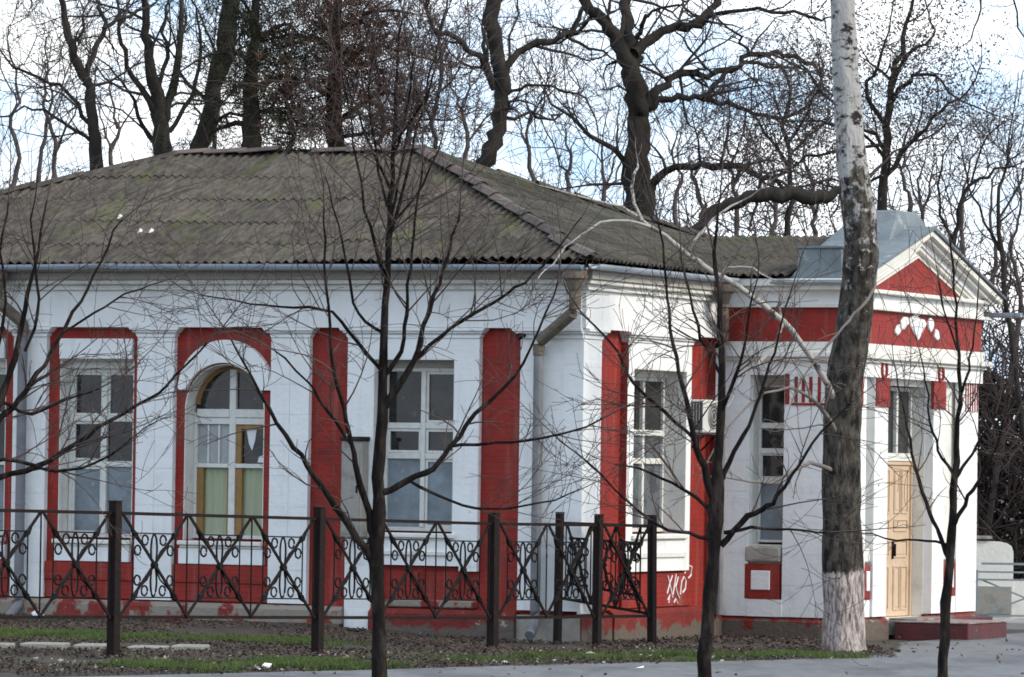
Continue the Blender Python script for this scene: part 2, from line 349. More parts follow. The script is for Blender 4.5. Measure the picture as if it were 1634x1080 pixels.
# white faced parts of the front wall
def pier(fn, a0, a1, z0=.42, z1=4.05, d=0., m=WHITE, blocks=None, d0=None, split=False):
    """a pier of plastered blocks with recessed joints"""
    core = fbox(fn, a0 + .006, a1 - .006, z0, z1, (RB - .002 if d0 is None else d0), d - .008).build('pier', m, bld)
    z = z0; i = 0
    rnd = random.Random(int(a0 * 1000) + 5)
    while z < z1 - .05:
        h = blocks or rnd.uniform(.38, .52); zz = min(z + h, z1)
        if z1 - zz < .2: zz = z1
        dd = d + rnd.uniform(-.0015, .0015)
        if split:
            c = (a0 + a1) / 2
            for (p, q) in ((a0, c - .003), (c + .003, a1)): fbox(fn, p, q, z + .003, zz - .003, d - .03, dd).build('pier_block', m, core)
        else: fbox(fn, a0, a1, z + .003, zz - .003, d - .03, dd).build('pier_block', m, core)
        z = zz; i += 1
    return core
PA = [(6.20, 6.78, 1), (4.10, 4.69, 1), (8.23, 8.76, 0), (10.2, 10.78, 1), (12.2, 13.1, 0)]
for a0, a1, sp in PA: pier(fA, a0, a1, split=bool(sp))
pier(fA, 0.0, .30, d0=-.4); pier(fA, .30, .934, d=-.012)
slab('window_surround', fA, 1.537, 3.515, .985, 4.05, RB - .002, 0, [(1.90, 3.12, 1.42, 3.77)], WHITE)
fbox(fA, 1.537, 1.80, .92, .983, RB - .002, -.004).build('surround_step', WHITE, bld)
fbox(fA, 3.12, 3.515, .0, .983, RB - .002, -.002).build('white_buttress', WHITE, bld)
# capitals
def capital(fn, a0, a1, z=4.05, d=0., m=WHITE, l=True, r=True):
    mb = MB(); L_ = 1 if l else 0; R_ = 1 if r else 0
    for (za, zb, ea, eb, dd) in ((0, .048, .0, .035, .02), (.05, .062, .02, .03, .03), (.064, .092, .045, .075, .055), (.094, .138, .08, .11, .085)):
        mb.poly([(a0 - ea * L_, z + za), (a1 + ea * R_, z + za), (a1 + eb * R_, z + zb), (a0 - eb * L_, z + zb)], fn, RB, d + dd)
    mb.build('capital', m, bld, bevel=.006)
for a0, a1 in ((6.20, 6.78), (4.10, 4.69), (8.23, 8.76), (10.2, 10.78), (12.2, 13.1), (1.537, 3.515), (-.0, .934)): capital(fA, a0, a1, l=a0 > 0)
def band(name, fn, a0, a1, z0, z1, d0, d1, m=WHITE, bev=0, parent=bld): return fbox(fn, a0, a1, z0, z1, d0, d1).build(name, m, parent, bevel=bev)
# frieze and cornice wrap round A and B as boxes (butted at the corner)
def ring(name, z0, z1, d, m, bev=0):
    mb = MB(); fbox(fA, -d, 13.1 + d, z0, z1, RB, d, mb); fbox(fB, .105, YC - .003, z0, z1, RB, d, mb)
    return mb.build(name, m, bld, bevel=bev)
ring('frieze', 4.19, 4.70, .045, WHITE)
ring('moulding', 4.702, 4.735, .10, WHITE2); ring('moulding', 4.737, 4.775, .075, WHITE2); ring('cornice', 4.777, 4.84, .16, WHITE2, .012)
ring('cornice', 4.842, 4.95, .20, SOFF)
for a0, a1 in ((6.12, 6.86), (4.02, 4.77), (8.15, 8.84), (1.45, 3.6), (0.02, 1.0)):
    band('frieze_block', fA, a0, a1, 4.195, 4.62, .04, .066)
# soffit, eave board
MB().box(-13.55, .21, -.42, 9.8, 4.952, 4.985).build('soffit', SOFF, bld)
# window bays of the front wall: lintel panels, arch, sills, aprons
band('lintel_panel', fA, 6.885, 8.05, 3.745, 4.03, RB, -.03, bev=.01)
band('lintel_panel', fA, 8.935, 10.04, 3.745, 4.03, RB, -.03, bev=.01)
def arc(cx, cz, rx, rz, n=26, t0=PI, t1=0): return [(cx + rx * math.cos(t0 + (t1 - t0) * i / n), cz + rz * math.sin(t0 + (t1 - t0) * i / n)) for i in range(n + 1)]
def arch_fill():
    o = arc(5.45, 3.07, .62, .62); mb = MB(); n = len(o)       # red spandrels closing the top of the square opening
    for i in range(n - 1):
        (a, z), (b, y) = o[i], o[i + 1]
        mb.poly([(a, z), (b, y), (b, 3.742), (a, 3.742)], fA, -.42, RB + .002)
    mb.build('arch_spandrel', REDP, bld)
    R = MB(); oo = arc(5.415, 3.33, .735, .69, 30)
    t = math.asin((3.33 - 3.07) / .64); ii = arc(5.45, 3.07, .64, .635, 30, PI - t, t)
    for i in range(30): R.poly([oo[i], oo[i + 1], ii[i + 1], ii[i]], fA, RB, -.02)
    R.build('archivolt', WHITE, bld)
    # cream soffit of the arch
    Sx = MB(); o2 = arc(5.45, 3.07, .62, .62); o3 = arc(5.45, 3.07, .605, .605)
    for i in range(n - 1): Sx.poly([o2[i], o2[i + 1], o3[i + 1], o3[i]], fA, -.40, RB + .004)
    Sx.build('arch_soffit', WHITE2, bld)
arch_fill()
# plastered reveals (thin white linings inside openings)
def lining(fn, a0, a1, z0, z1, d0=-.41, d1=RB + .003, m=WHITE2, top=True):
    fbox(fn, a0, a0 + .012, z0, z1, d0, d1).build('reveal', m, bld); fbox(fn, a1 - .012, a1, z0, z1, d0, d1).build('reveal', m, bld)
    if top: fbox(fn, a0 + .0125, a1 - .0125, z1 - .012, z1, d0, d1).build('reveal', m, bld)
lining(fA, 6.88, 8.06, 1.24, 3.74); lining(fA, 8.93, 10.05, 1.24, 3.74); lining(fA, 4.83, 6.07, 1.26, 3.07, top=False)
lining(fA, 1.90, 3.12, 1.42, 3.77, d1=-.001); lining(fB, 1.68, 3.52, 1.44, 3.70, d1=-.001); lining(fC, *WC)

def sill(parent, fn, a0, a1, z, d, m=WHITE2, ext=.05):
    mb = MB(); fbox(fn, a0 - ext, a1 + ext, z - .06, z, d - .3, d, mb); fbox(fn, a0 - ext + .02, a1 + ext - .02, z - .10, z - .062, d - .3, d - .04, mb); 
    mb.build('sill', m, parent, bevel=.01)
def window(fn, a0, a1, z0, z1, d, rows, single=False, m=FRAME, th=.07, sw=.035, arch=None, label=None):
    """frame with mullion and transoms; rows = list of (z_lo, z_hi, [material per column]), inner frames per pane"""
    fr = MB(); w = .055 if not single else .035; mid = (a0 + a1) / 2
    fbox(fn, a0, a0 + w, z0, z1, d - th, d, fr); fbox(fn, a1 - w, a1, z0, z1, d - th, d, fr)
    if not arch: fbox(fn, a0 + w, a1 - w, z1 - w, z1, d - .07, d, fr)
    fbox(fn, a0 + w, a1 - w, z0, z0 + w, d - .07, d, fr)
    if not single: fbox(fn, mid - .035, mid + .035, z0 + w, (z1 - w) if not arch else z1, d - .07, d + .012, fr)
    ztr = sorted({r[0] for r in rows} - {min(r[0] for r in rows)})
    for z in ztr:
        for (p, q) in (((a0 + w, a1 - w),) if single else ((a0 + w, mid - .036), (mid + .036, a1 - w))): fbox(fn, p, q, z - .05, z + .03, d - .07, d + .006, fr)
    f = fr.build('window', m, bld, bevel=.005)
    if label: f['label'] = label
    for (lo, hi, ms) in rows:
        for k, (p, q) in enumerate(((a0 + w, a1 - w),) if single else ((mid + .036, a1 - w), (a0 + w, mid - .036))):     # left pane in the picture first for the front wall
            pm = ms[k]
            l2 = lo + (.032 if lo in ztr else w); h2 = hi - (.052 if hi in ztr else w)
            if pm[0]:
                s = MB()
                fbox(fn, p + .002, p + sw, l2 + .002, h2 - .002, d - .055, d - .012, s); fbox(fn, q - sw, q - .002, l2 + .002, h2 - .002, d - .055, d - .012, s)
                fbox(fn, p + sw, q - sw, l2 + .002, l2 + sw, d - .055, d - .012, s); fbox(fn, p + sw, q - sw, h2 - sw, h2 - .002, d - .055, d - .012, s)
                s.build('sash', pm[0], f)
            fbox(fn, p + .001, q - .001, l2, h2, d - .048, d - .04).build('pane', pm[1], f)
    return f
F_, G_, B_ = FRAME, GLASS, BLUEG
wa = window(fA, 6.90, 8.04, 1.26, 3.62, -.34, [(2.93, 3.62, [(F_, G_), (F_, G_)]), (2.30, 2.93, [(F_, G_), (None, G_)]), (1.26, 2.30, [(F_, B_), (None, B_)])], label='white two-leaf window with blue lower panes')
sill(wa, fA, 6.90, 8.04, 1.235, .03)
wa = window(fA, 8.95, 10.03, 1.26, 3.62, -.34, [(2.93, 3.62, [(F_, G_), (F_, G_)]), (2.30, 2.93, [(F_, G_), (None, G_)]), (1.26, 2.30, [(F_, B_), (None, B_)])], label='white two-leaf window cut by the left picture edge')
sill(wa, fA, 8.95, 10.03, 1.235, .03)
wa = window(fA, 1.915, 3.105, 1.44, 3.66, -.31, [(2.88, 3.66, [(None, G_), (F_, G_)]), (2.47, 2.88, [(F_, G_), (F_, G_)]), (1.44, 2.47, [(None, B_), (F_, B_)])], label='window with a peeling mullion and blue lower panes')
sill(wa, fA, 1.915, 3.105, 1.415, .05); fbox(fA, 1.86, 3.16, 1.12, 1.18, -.02, .035).build('apron_moulding', WHITE2, wa, bevel=.008)
fbox(fA, 1.912, 3.10, 3.66, 3.757, -.38, -.27).build('blind_box', SOFF, wa)
for a in ((6.895, 8.045), (8.945, 10.035)): fbox(fA, *a, 3.62, 3.727, -.38, -.27).build('window_head', WHITE2, bld)
# arched window
fr = MB(); d = -.34
a0, a1, mid = 4.845, 6.055, 5.45
for (p, q) in ((a0, a0 + .05), (a1 - .05, a1)): fbox(fA, p, q, 1.28, 3.02, d - .07, d, fr)
fbox(fA, mid - .05, mid + .05, 1.28, 3.62, d - .07, d + .01, fr); fbox(fA, a0 + .051, mid - .051, 1.28, 1.33, d - .07, d, fr); fbox(fA, mid + .051, a1 - .051, 1.28, 1.33, d - .07, d, fr)
for (p, q) in ((a0 + .051, mid - .051), (mid + .051, a1 - .051)):
    fbox(fA, p, q, 2.86, 2.95, d - .07, d + .006, fr); fbox(fA, p, q, 2.955, 3.07, d - .07, d + .02, fr); fbox(fA, p, q, 2.26, 2.32, d - .07, d + .006, fr)
wz = fr.build('window', FRAME, bld, bevel=.004); wz['label'] = 'arched window with ochre sashes and green curtains'
for k, (p, q) in enumerate(((mid + .052, a1 - .051), (a0 + .051, mid - .052))):
    s = MB(); fbox(fA, q - .10, q - .002, 1.335, 2.255, d - .06, d - .012, s); fbox(fA, p + .002, p + .03, 1.335, 2.255, d - .06, d - .012, s); s.build('sash', YFRAME, wz)
    cm = MB(); n = 40; base = len(cm.v)
    for i in range(n + 1):
        a = p + (q - p) * i / n; dd = d - .070 + .006 * math.sin(i * .7 + k) + .002 * math.sin(i * 2.1)
        cm.v += [fA(a, 1.30, dd), fA(a, 2.29, dd)]
    for i in range(n): cm.f.append((2 * i, 2 * i + 2, 2 * i + 3, 2 * i + 1))
    cm.build('curtain', GREENC, wz)
# upper row: left grey glass with two white glazing bars, right dark with ochre sash and a rag
fbox(fA, mid + .052, a1 - .051, 2.325, 2.855, d - .048, d - .04).build('pane', GREYL, wz)
for k in (1, 2):
    a = mid + .05 + (a1 - .05 - mid - .05) * k / 3; fbox(fA, a - .012, a + .012, 2.325, 2.855, d - .038, d - .015).build('glazing_bar', FRAME, wz)
fbox(fA, a0 + .051, mid - .052, 2.325, 2.855, d - .068, d - .06).build('pane', GLASS, wz)
s = MB(); fbox(fA, mid - .13, mid - .054, 2.327, 2.853, d - .055, d - .012, s); fbox(fA, a0 + .052, mid - .131, 2.80, 2.853, d - .055, d - .012, s); s.build('sash', YFRAME, wz)
cm = MB(); cm.poly([(5.26, 2.80), (5.10, 2.80), (5.13, 2.62), (5.17, 2.50), (5.22, 2.60)], fA, d - .058, d - .050); cm.poly([(5.06, 2.42), (4.93, 2.46), (4.95, 2.34), (5.08, 2.34)], fA, d - .058, d - .05); cm.build('rag', CLOTH, wz)
for k in (0, 1):
    t0, t1 = (PI / 2, 0) if k == 0 else (PI, PI / 2)
    o = arc(mid, 3.07, .60, .61, 14, t0, t1); mb = MB(); cpt = (mid, 3.075)
    o = [(min(max(a, mid + .052), 9) if k == 0 else max(min(a, mid - .052), 0), z) for a, z in o]
    mb.poly([((mid + .052) if k == 0 else (mid - .052), 3.075)] + (o if k == 0 else list(reversed(o))), fA, d - .05, d - .04); mb.build('pane', GLASS, wz)
    sm = MB(); o1 = arc(mid, 3.07, .60, .61, 14, t0, t1); o2 = arc(mid, 3.07, .53, .55, 14, t0, t1)
    for i in range(13 if k == 0 else 14):
        if k == 1 and i == 13: break
        q_ = [o1[i], o1[i + 1], o2[i + 1], o2[i]]; sm.poly(q_, fA, d - .038, d - .010)
    sm.build('arched_sash', YFRAME, wz)
sill(wz, fA, 4.85, 6.05, 1.25, .03)
# aprons under the windows and the stepped red dado
for a0_, a1_ in ((6.79, 8.22), (8.78, 10.19)): 
    band('apron', fA, a0_ + .09, a1_ - .13, .93, 1.135, RB, -.02, bev=.006)
band('apron', fA, 4.79, 6.10, .93, 1.145, RB, -.02, bev=.006)
for a0_, a1_ in ((6.786, 8.224), (4.694, 6.196), (8.766, 10.194)):
    z = .42
    for r in range(2):
        mb = MB(); fbox(fA, a0_, a1_, z + .002, z + .25, RB, -.05 + .02 * r, mb); mb.build('dado_panel', REDP, bld, bevel=.006); z += .252
for a0_, a1_ in ((1.82, 2.35), (2.44, 2.92)): fbox(fA, a0_, a1_, .50, .90, RB, -.06).build('dado_panel', REDP, bld, bevel=.01)
fbox(fA, 1.56, 3.11, .42, .52, RB, -.01).build('dado_rail', LEDGE, bld, bevel=.015)
# plinths
def plinth(fn, a0, a1, z1, d, m=PLINTH, led=True, nm='plinth'):
    mb = MB(); mb.poly([(0, -.12), (d + .1, -.12), (d + .1, z1 - .06), (d + .02, z1), (0, z1)], lambda q, z, e: fn(e, z, q - .1), a0, a1); return mb.build(nm, m, bld)
plinth(fA, 3.53, 13.1, .40, .09, LEDGE, nm='plinth_ledge'); 
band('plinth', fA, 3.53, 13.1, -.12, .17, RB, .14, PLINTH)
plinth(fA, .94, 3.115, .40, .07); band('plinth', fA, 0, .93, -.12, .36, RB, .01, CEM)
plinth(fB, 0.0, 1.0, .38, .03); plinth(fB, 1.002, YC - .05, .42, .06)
# side (B) facade faces
pier(fB, .0, .59, z0=.385, d=.0, d0=-.05); 
slab('window_surround', fB, 1.47, 3.68, .93, 4.05, RB - .002, 0, [(1.68, 3.52, 1.44, 3.70)], WHITE)
fbox(fB, 4.60, YC - .003, .42, 4.05, RB - .002, -.02).build('pier', WHITE, bld)
fbox(fB, 1.455, 1.467, .94, 4.045, RB + .001, -.001).build('red_reveal', REDP, bld); fbox(fB, 4.588, 4.598, .44, 4.045, RB + .001, -.021).build('red_reveal', REDP, bld)
capital(fB, 1.47, 3.68); capital(fB, 0.0, .59, l=False)
fbox(fB, 1.5, 3.9, .43, .90, RB, -.05).build('dado_panel', REDP, bld, bevel=.01)
wb = window(fB, 1.98, 3.50, 1.46, 3.60, -.32, [(2.84, 3.60, [(None, G_), (None, G_)]), (2.45, 2.84, [(None, GREYG), (None, GREYG)]), (1.46, 2.45, [(None, GREYG), (None, GREYG)])], th=.052, label='white window of the short side wall')
fbox(fB, 1.70, 1.975, 1.44, 3.69, -.40, -.30).build('jamb_wall', WHITE2, bld); fbox(fB, 1.98, 3.50, 3.60, 3.687, -.40, -.27).build('window_head', FRAME, wb); sill(wb, fB, 1.70, 3.50, 1.43, .04)
fbox(fB, 1.68, 3.52, 1.12, 1.18, -.02, .03).build('apron_moulding', WHITE2, wb)
# --- wing (C) and entrance (D) facade
def lring(name, z0, z1, d, m, bev=0, dC=None):
    dC = d if dC is None else dC
    mb = MB(); fbox(fC, .0, XD + d, z0, z1, RB, dC, mb); fbox(fD, -0.0 + .101, 5.5 + d, z0, z1, RB, d, mb); mb.box(XD - .5, XD - .1, YC + 5.4, YC + 5.5 + d, z0, z1)
    return mb.build(name, m, bld, bevel=bev)
pier(fC, .0, .42, z0=.28, blocks=.44)
pier(fC, .945, XD, z0=.28, blocks=.44, d0=-.05)
fbox(fC, .42, .945, 3.712, 3.88, RB, 0).build('lintel', WHITE, bld)
fbox(fC, .42, .945, .28, .52, RB, .012).build('panel_base', WHITE, bld)
p = fbox(fC, .375, .90, .525, 1.02, RB, .004).build('red_panel', REDP, bld, bevel=.006); fbox(fC, .48, .765, .655, .925, 0, .022).build('panel_centre', WHITE, p, bevel=.006)
wc = window(fC, .43, .93, 1.32, 3.55, -.33, [(2.98, 3.55, [(None, G_)]), (2.62, 2.98, [(None, G_)]), (2.20, 2.62, [(F_, G_)]), (1.32, 2.20, [(None, B_)])], single=True, sw=.02, label='narrow window of the entrance wing behind the bare branches')
fbox(fC, .43, .93, 3.55, 3.697, -.40, -.27).build('window_head', SOFF, wc)
mb = MB(); fbox(fC, .37, .92, 1.04, 1.27, RB, .02, mb); mb.build('sill', CEM, wc, bevel=.03)
mb = fbox(fC, .955, 1.02, 3.27, 3.70, 0, .012).build('red_cap', REDP, bld)
for s_ in (1.10, 1.21, 1.32, 1.45, 1.56, 1.70): fbox(fC, s_, s_ + .045, 3.30, 3.66, .0, .014).build('red_flute', REDP, bld)
fbox(fC, 1.05, XD, 3.255, 3.29, 0, .016).build('flute_base', REDP, bld)
pier(fD, 0.002, .87, z0=.28, blocks=.44, d0=-.05); pier(fD, 4.63, 5.5, z0=.28, blocks=.44, d0=-.05)
pier(fD, 1.12, 1.65, z0=.28, blocks=.44, d=.03); pier(fD, 3.51, 4.0, z0=.28, blocks=.44, d=.03)
MB().box(XD - .5, XD - .103, YC + 5.4, YC + 5.5, -.1, 5).build('wing_end_wall', WHITE, bld)
for (a, b, e0, e1) in ((.87, 1.12, .88, 1.11), (4.0, 4.63, 4.06, 4.62)):
    p = fbox(fD, e0, e1, .525, 1.01, RB, -.006).build('red_panel', REDP, bld, bevel=.006); fbox(fD, e0 + .25 * (e1 - e0), e1 - .2 * (e1 - e0), .65, .93, -.01, .014).build('panel_centre', WHITE, p, bevel=.005)
    fbox(fD, a + .003, b - .003, .28, .52, RB, -.01).build('panel_base', WHITE, bld); fbox(fD, a + .003, b - .003, 1.05, 1.25, RB, -.01).build('panel_sill', WHITE2, bld, bevel=.02)
for a0_, a1_ in ((1.13, 1.66), (3.47, 3.98)):
    fbox(fD, a0_, a1_, 3.27, 3.678, .0, .05).build('red_cap', REDP, bld)
    c = (a0_ + a1_) / 2; mb = MB(); N_ = 22
    for i in range(N_):
        t0, t1 = 2 * PI * i / N_, 2 * PI * (i + 1) / N_
        pt = lambda t, r, h: (c + r * math.sin(t), 3.79 - h * math.cos(t) * (1 if math.cos(t) > 0 else 1.15))
        mb.poly([pt(t0, .12, .13), pt(t1, .12, .13), pt(t1, .07, .09), pt(t0, .07, .09)], fD, .04, .075)
    mb.build('teardrop_ornament', REDP, bld)
for k in range(6): fbox(fD, 4.93 + .1 * k, 4.96 + .1 * k, 3.25, 3.68, 0, .012).build('red_flute', REDP, bld)
for k in range(5): fbox(fD, .1 + .14 * k, .15 + .14 * k, 3.28, 3.66, 0, .012).build('red_flute', REDP, bld)
lring('architrave', 3.68, 3.885, .05, WHITE, dC=.012); 
mb = fbox(fD, 2.2, 3.3, 3.78, 3.86, .04, .075).build('architrave_panel', WHITE, bld)
lring('moulding', 3.887, 3.93, .10, WHITE2); lring('moulding', 3.932, 4.01, .16, WHITE2, .01); lring('moulding', 4.012, 4.15, .07, WHITE2)
lring('red_frieze', 4.152, 4.628, .03, REDP)
lring('cornice', 4.63, 4.68, .12, WHITE2, .006); lring('cornice', 4.682, 4.86, .05, WHITE); lring('cornice', 4.862, 4.92, .16, WHITE2, .01)
mb = MB(); fbox(fC, 0, XD + .02, 4.922, 5.03, RB, .24, mb); mb.build('cornice', WHITE2, bld, bevel=.012)
# emblem of white lobes on the frieze
def lobe(pts, d0=.025, d1=.06): return MB().poly(pts, fD, d0, d1)
em = lobe([(2.42, 4.55), (2.52, 4.60), (2.66, 4.61), (2.80, 4.58), (3.02, 4.56), (3.12, 4.50), (2.98, 4.40), (2.78, 4.25), (2.60, 4.36), (2.44, 4.46)]).build('frieze_ornament', WHITE, bld, bevel=.012)
for pts in ([(2.06, 4.50), (2.18, 4.58), (2.34, 4.57), (2.38, 4.48), (2.22, 4.40), (2.10, 4.37)], [(1.82, 4.34), (1.90, 4.45), (2.0, 4.46), (2.06, 4.34), (1.94, 4.29)],
            [(3.16, 4.52), (3.26, 4.60), (3.40, 4.56), (3.42, 4.46), (3.30, 4.38), (3.22, 4.42)], [(3.46, 4.32), (3.50, 4.44), (3.60, 4.42), (3.70, 4.30), (3.58, 4.27)],
            [(2.55, 4.62), (2.70, 4.64), (2.82, 4.62), (2.74, 4.60)]):
    lobe(pts).build('ornament_lobe', WHITE, em, bevel=.01)
# pediment
AP = 2.75
def rake(name, za, ze, ha, d0, d1, m, half=3.0, bev=0):
    mb = MB()
    for sg in (-1, 1):
        mb.poly([(AP, za), (AP + sg * half, ze), (AP + sg * half, ze - ha), (AP, za - ha)], fD, d0, d1)
    return mb.build(name, m, bld, bevel=bev)
mb = MB().poly([(AP - 2.9, 4.925), (AP + 2.9, 4.925), (AP + 2.9, 4.97), (AP, 5.80), (AP - 2.9, 4.97)], fD, -.6, .0); mb.build('tympanum_wall', WHITE, bld)
rake('raking_cornice', 5.72, 4.86, .10, .002, .10, WHITE, 2.86)
rake('raking_cornice', 5.77, 4.90, .06, .102, .19, WHITE2, 2.92)
rake('raking_cornice', 5.84, 4.95, .075, -.6, .26, WHITE2, 3.02)
rake('raking_panel', 5.62, 4.82, .06, .002, .07, WHITE2, 2.72)
t_ = MB().poly([(AP - 1.85, 4.93), (AP + 1.85, 4.93), (AP, 5.44)], fD, .0, .03).build('tympanum', REDP, bld)
mb = MB(); mb.poly([(AP - 1.98, 4.925), (AP, 5.475), (AP, 5.445), (AP - 1.87, 4.925)], fD, 0, .05); mb.poly([(AP + 1.98, 4.925), (AP, 5.475), (AP, 5.445), (AP + 1.87, 4.925)], fD, 0, .05); mb.build('tympanum_rim', WHITE2, bld)
# metal roofing of the pediment block and three sheathed pedestals
mb = MB()
for sg in (-1, 1):
    mb.poly([(AP, 5.90), (AP + sg * 3.12, 4.975), (AP + sg * 3.12, 4.95), (AP, 5.85)], lambda a, z, d_: (XD + d_, YC + a, z), -1.0, .30)
mb.build('metal_roof', METALR, bld)
def pedestal(x0, x1, y0, y1, z0, z1, fl=.10):
    mb = MB(); n = 0
    mb.v += [(x0 - fl, y0 - fl * .3, z0), (x1 + fl * .2, y0 - fl * .3, z0), (x1 + fl * .2, y1 + fl, z0), (x0 - fl, y1 + fl, z0),
             (x0, y0, z0 + .12), (x1, y0, z0 + .12), (x1, y1, z0 + .12), (x0, y1, z0 + .12), (x0 + .02, y0 + .02, z1), (x1 - .02, y0 + .02, z1), (x1 - .02, y1 - .02, z1), (x0 + .02, y1 - .02, z1)]
    for a in (0, 4): mb.f += [tuple(a + i for i in q) for q in ((0, 1, 5, 4), (1, 2, 6, 5), (2, 3, 7, 6), (3, 0, 4, 7))]
    mb.f += [(8, 9, 10, 11), (3, 2, 1, 0)]
    o = mb.build('metal_pedestal', METALR, bld, bevel=.006)
    s_ = MB(); s_.box(x0 - .02, x1 + .02, y0 - .02, y1 + .02, z1 + .001, z1 + .03); xm = (x0 + x1) / 2; s_.box(xm - .008, xm + .008, y0 - .004, y0 + .02, z0 + .13, z1 - .005); s_.build('pedestal_seam', METALR, o)
pedestal(1.16, 1.84, 4.66, 5.3, 5.03, 5.46); pedestal(1.05, 1.75, 9.75, 10.35, 5.05, 5.46)
mb = MB(); q0 = [(.6, 6.5, 5.45), (1.80, 6.5, 5.45), (1.80, 8.9, 5.45), (.6, 8.9, 5.45)]; q1 = [(.95, 7.1, 5.95), (1.72, 7.1, 5.95), (1.72, 8.35, 5.95), (.95, 8.35, 5.95)]; q2 = [(1.08, 7.35, 6.13), (1.66, 7.35, 6.13), (1.66, 8.15, 6.13), (1.08, 8.15, 6.13)]
mb.v = q0 + q1 + q2; mb.f = [tuple(a + i for i in q) for a in (0, 4) for q in ((0, 1, 5, 4), (1, 2, 6, 5), (2, 3, 7, 6), (3, 0, 4, 7))] + [(8, 9, 10, 11)]
hd = mb.build('metal_apex_hood', METALR, bld, bevel=.03)
# door
fbox(fD, 1.675, 2.19, .24, 3.585, -.38, -.28).build('jamb_wall', WHITE2, bld)
dr = MB(); fbox(fD, 2.20, 2.25, .24, 2.50, -.36, -.27, dr); fbox(fD, 3.43, 3.48, .24, 2.50, -.36, -.27, dr); fbox(fD, 2.25, 3.43, 2.445, 2.50, -.36, -.27, dr)
door = dr.build('door', DOORM, bld); door['label'] = 'tall ochre double door with carved panels'
for k, (p, q) in enumerate(((2.252, 2.68), (2.684, 3.428))):
    lf = fbox(fD, p, q, .25, 2.44, -.34, -.30).build('door_leaf', DOORM, door)
    mb = MB()
    if k == 1: pan = [(.34, .98, 2), (1.10, 1.36, 1), (1.48, 1.66, 1), (1.74, 2.38, 2)]
    else: pan = [(.34, .98, 1), (1.10, 1.36, 1), (1.48, 1.66, 1), (1.74, 2.38, 1)]
    for (lo, hi, c) in pan:
        W_ = (q - p - .14) / c
        for i in range(c):
            u0 = p + .07 + i * W_ + .02; u1 = p + .07 + (i + 1) * W_ - .02
            fbox(fD, u0, u0 + .022, lo, hi, -.302, -.284, mb); fbox(fD, u1 - .022, u1, lo, hi, -.302, -.284, mb); fbox(fD, u0 + .0225, u1 - .0225, lo, lo + .022, -.302, -.284, mb); fbox(fD, u0 + .0225, u1 - .0225, hi - .022, hi, -.302, -.284, mb)
            fbox(fD, u0 + .05, u1 - .05, lo + .05, hi - .05, -.302, -.290, mb)
    mb.build('door_panel', DOORM, door)
mb = MB(); fbox(fD, 2.72, 2.75, 1.08, 1.34, -.30, -.27, mb); fbox(fD, 2.725, 2.745, 1.12, 1.30, -.27, -.235, mb); mb.build('handle', IRON, door, bevel=.004)
fl = window(fD, 2.20, 3.48, 2.56, 3.57, -.29, [(2.56, 3.57, [(None, G_), (None, G_)])], label='fanlight of two dark panes above the door')
mb = MB(); fbox(fD, 2.20, 3.48, 2.503, 2.557, -.38, -.25, mb); mb.build('door_lintel', WHITE2, bld)
lining(fD, 1.661, 3.499, .245, 3.598)
# plinth and steps of the wing
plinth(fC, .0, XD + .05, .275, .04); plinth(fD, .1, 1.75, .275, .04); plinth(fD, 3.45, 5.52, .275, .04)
st = MB().box(XD + .1, XD + 1.22, YC + 1.82, YC + 3.46, -.15, .19).build('doorstep', MAROON, bld, bevel=.012)
MB().box(XD + .09, XD + 1.23, YC + 1.81, YC + 3.47, .192, .215).build('step_tread', STEPT, st, bevel=.006)
MB().box(XD - .05, XD + .38, YC + 2.0, YC + 3.44, .217, .245).build('threshold', STEPT, st)
MB().box(XD + .04, XD + .20, YC + 3.6, YC + 5.7, -.1, .20).build('side_step', MAROON, bld)
# graffiti: white scribble strokes, paint on the red side wall
g = MB(); k0, z0 = 3.02, .50
strokes = [[(0, .12), (.08, .26), (.17, .38)], [(.02, .38), (.08, .27), (.20, .06)], [(.20, .10), (.26, .26), (.30, .40)], [(.30, .22), (.38, .36)], [(.28, .24), (.36, .12), (.44, .05)],
           [(.46, .10), (.50, .28), (.58, .36), (.66, .30), (.64, .18), (.54, .12)], [(.60, .40), (.74, .52), (.86, .50), (.84, .38), (.74, .33)], [(.02, .02), (.10, .10), (.06, -.02)], [(.24, -.02), (.30, .04), (.38, -.03)]]
for s_ in strokes: g.tube([fB(k0 + a, z0 + b * .95, -.044) for a, b in s_], .012, 5)
g.build('graffiti', PAPER, bld)
# gutters
def gutter(name, p, q, r=.075):
    p = Vector(p); q = Vector(q); d = (q - p).normalized(); a = d.cross(Vector((0, 0, 1))).normalized(); mb = MB()
    N_ = 8; segs = max(1, int((q - p).length / 2))
    for i in range(segs + 1):
        c = p.lerp(q, i / segs)
        for j in range(N_ + 1):
            t = PI * j / N_; mb.v.append(tuple(c + a * math.cos(t) * r - Vector((0, 0, 1)) * math.sin(t) * r))
        for j in range(N_ + 1):
            t = PI * (N_ - j) / N_; mb.v.append(tuple(c + a * math.cos(t) * (r - .006) - Vector((0, 0, 1)) * math.sin(t) * (r - .006)))
    K_ = 2 * (N_ + 1)
    for i in range(segs):
        for j in range(K_): mb.f.append((i * K_ + j, i * K_ + (j + 1) % K_, (i + 1) * K_ + (j + 1) % K_, (i + 1) * K_ + j))
    o = mb.build(name, GUTT, bld)
    for i in range(1, segs):
        c = p.lerp(q, i / segs); s_ = MB(); s_.tube([c - d * .015 + Vector((0, 0, -.0)), c + d * .015], r + .004, 14); 
        s_.v = [v if v[2] < c.z + .004 else (v[0], v[1], c.z + .004) for v in s_.v]; s_.build('gutter_joint', GUTT, o)
    return o
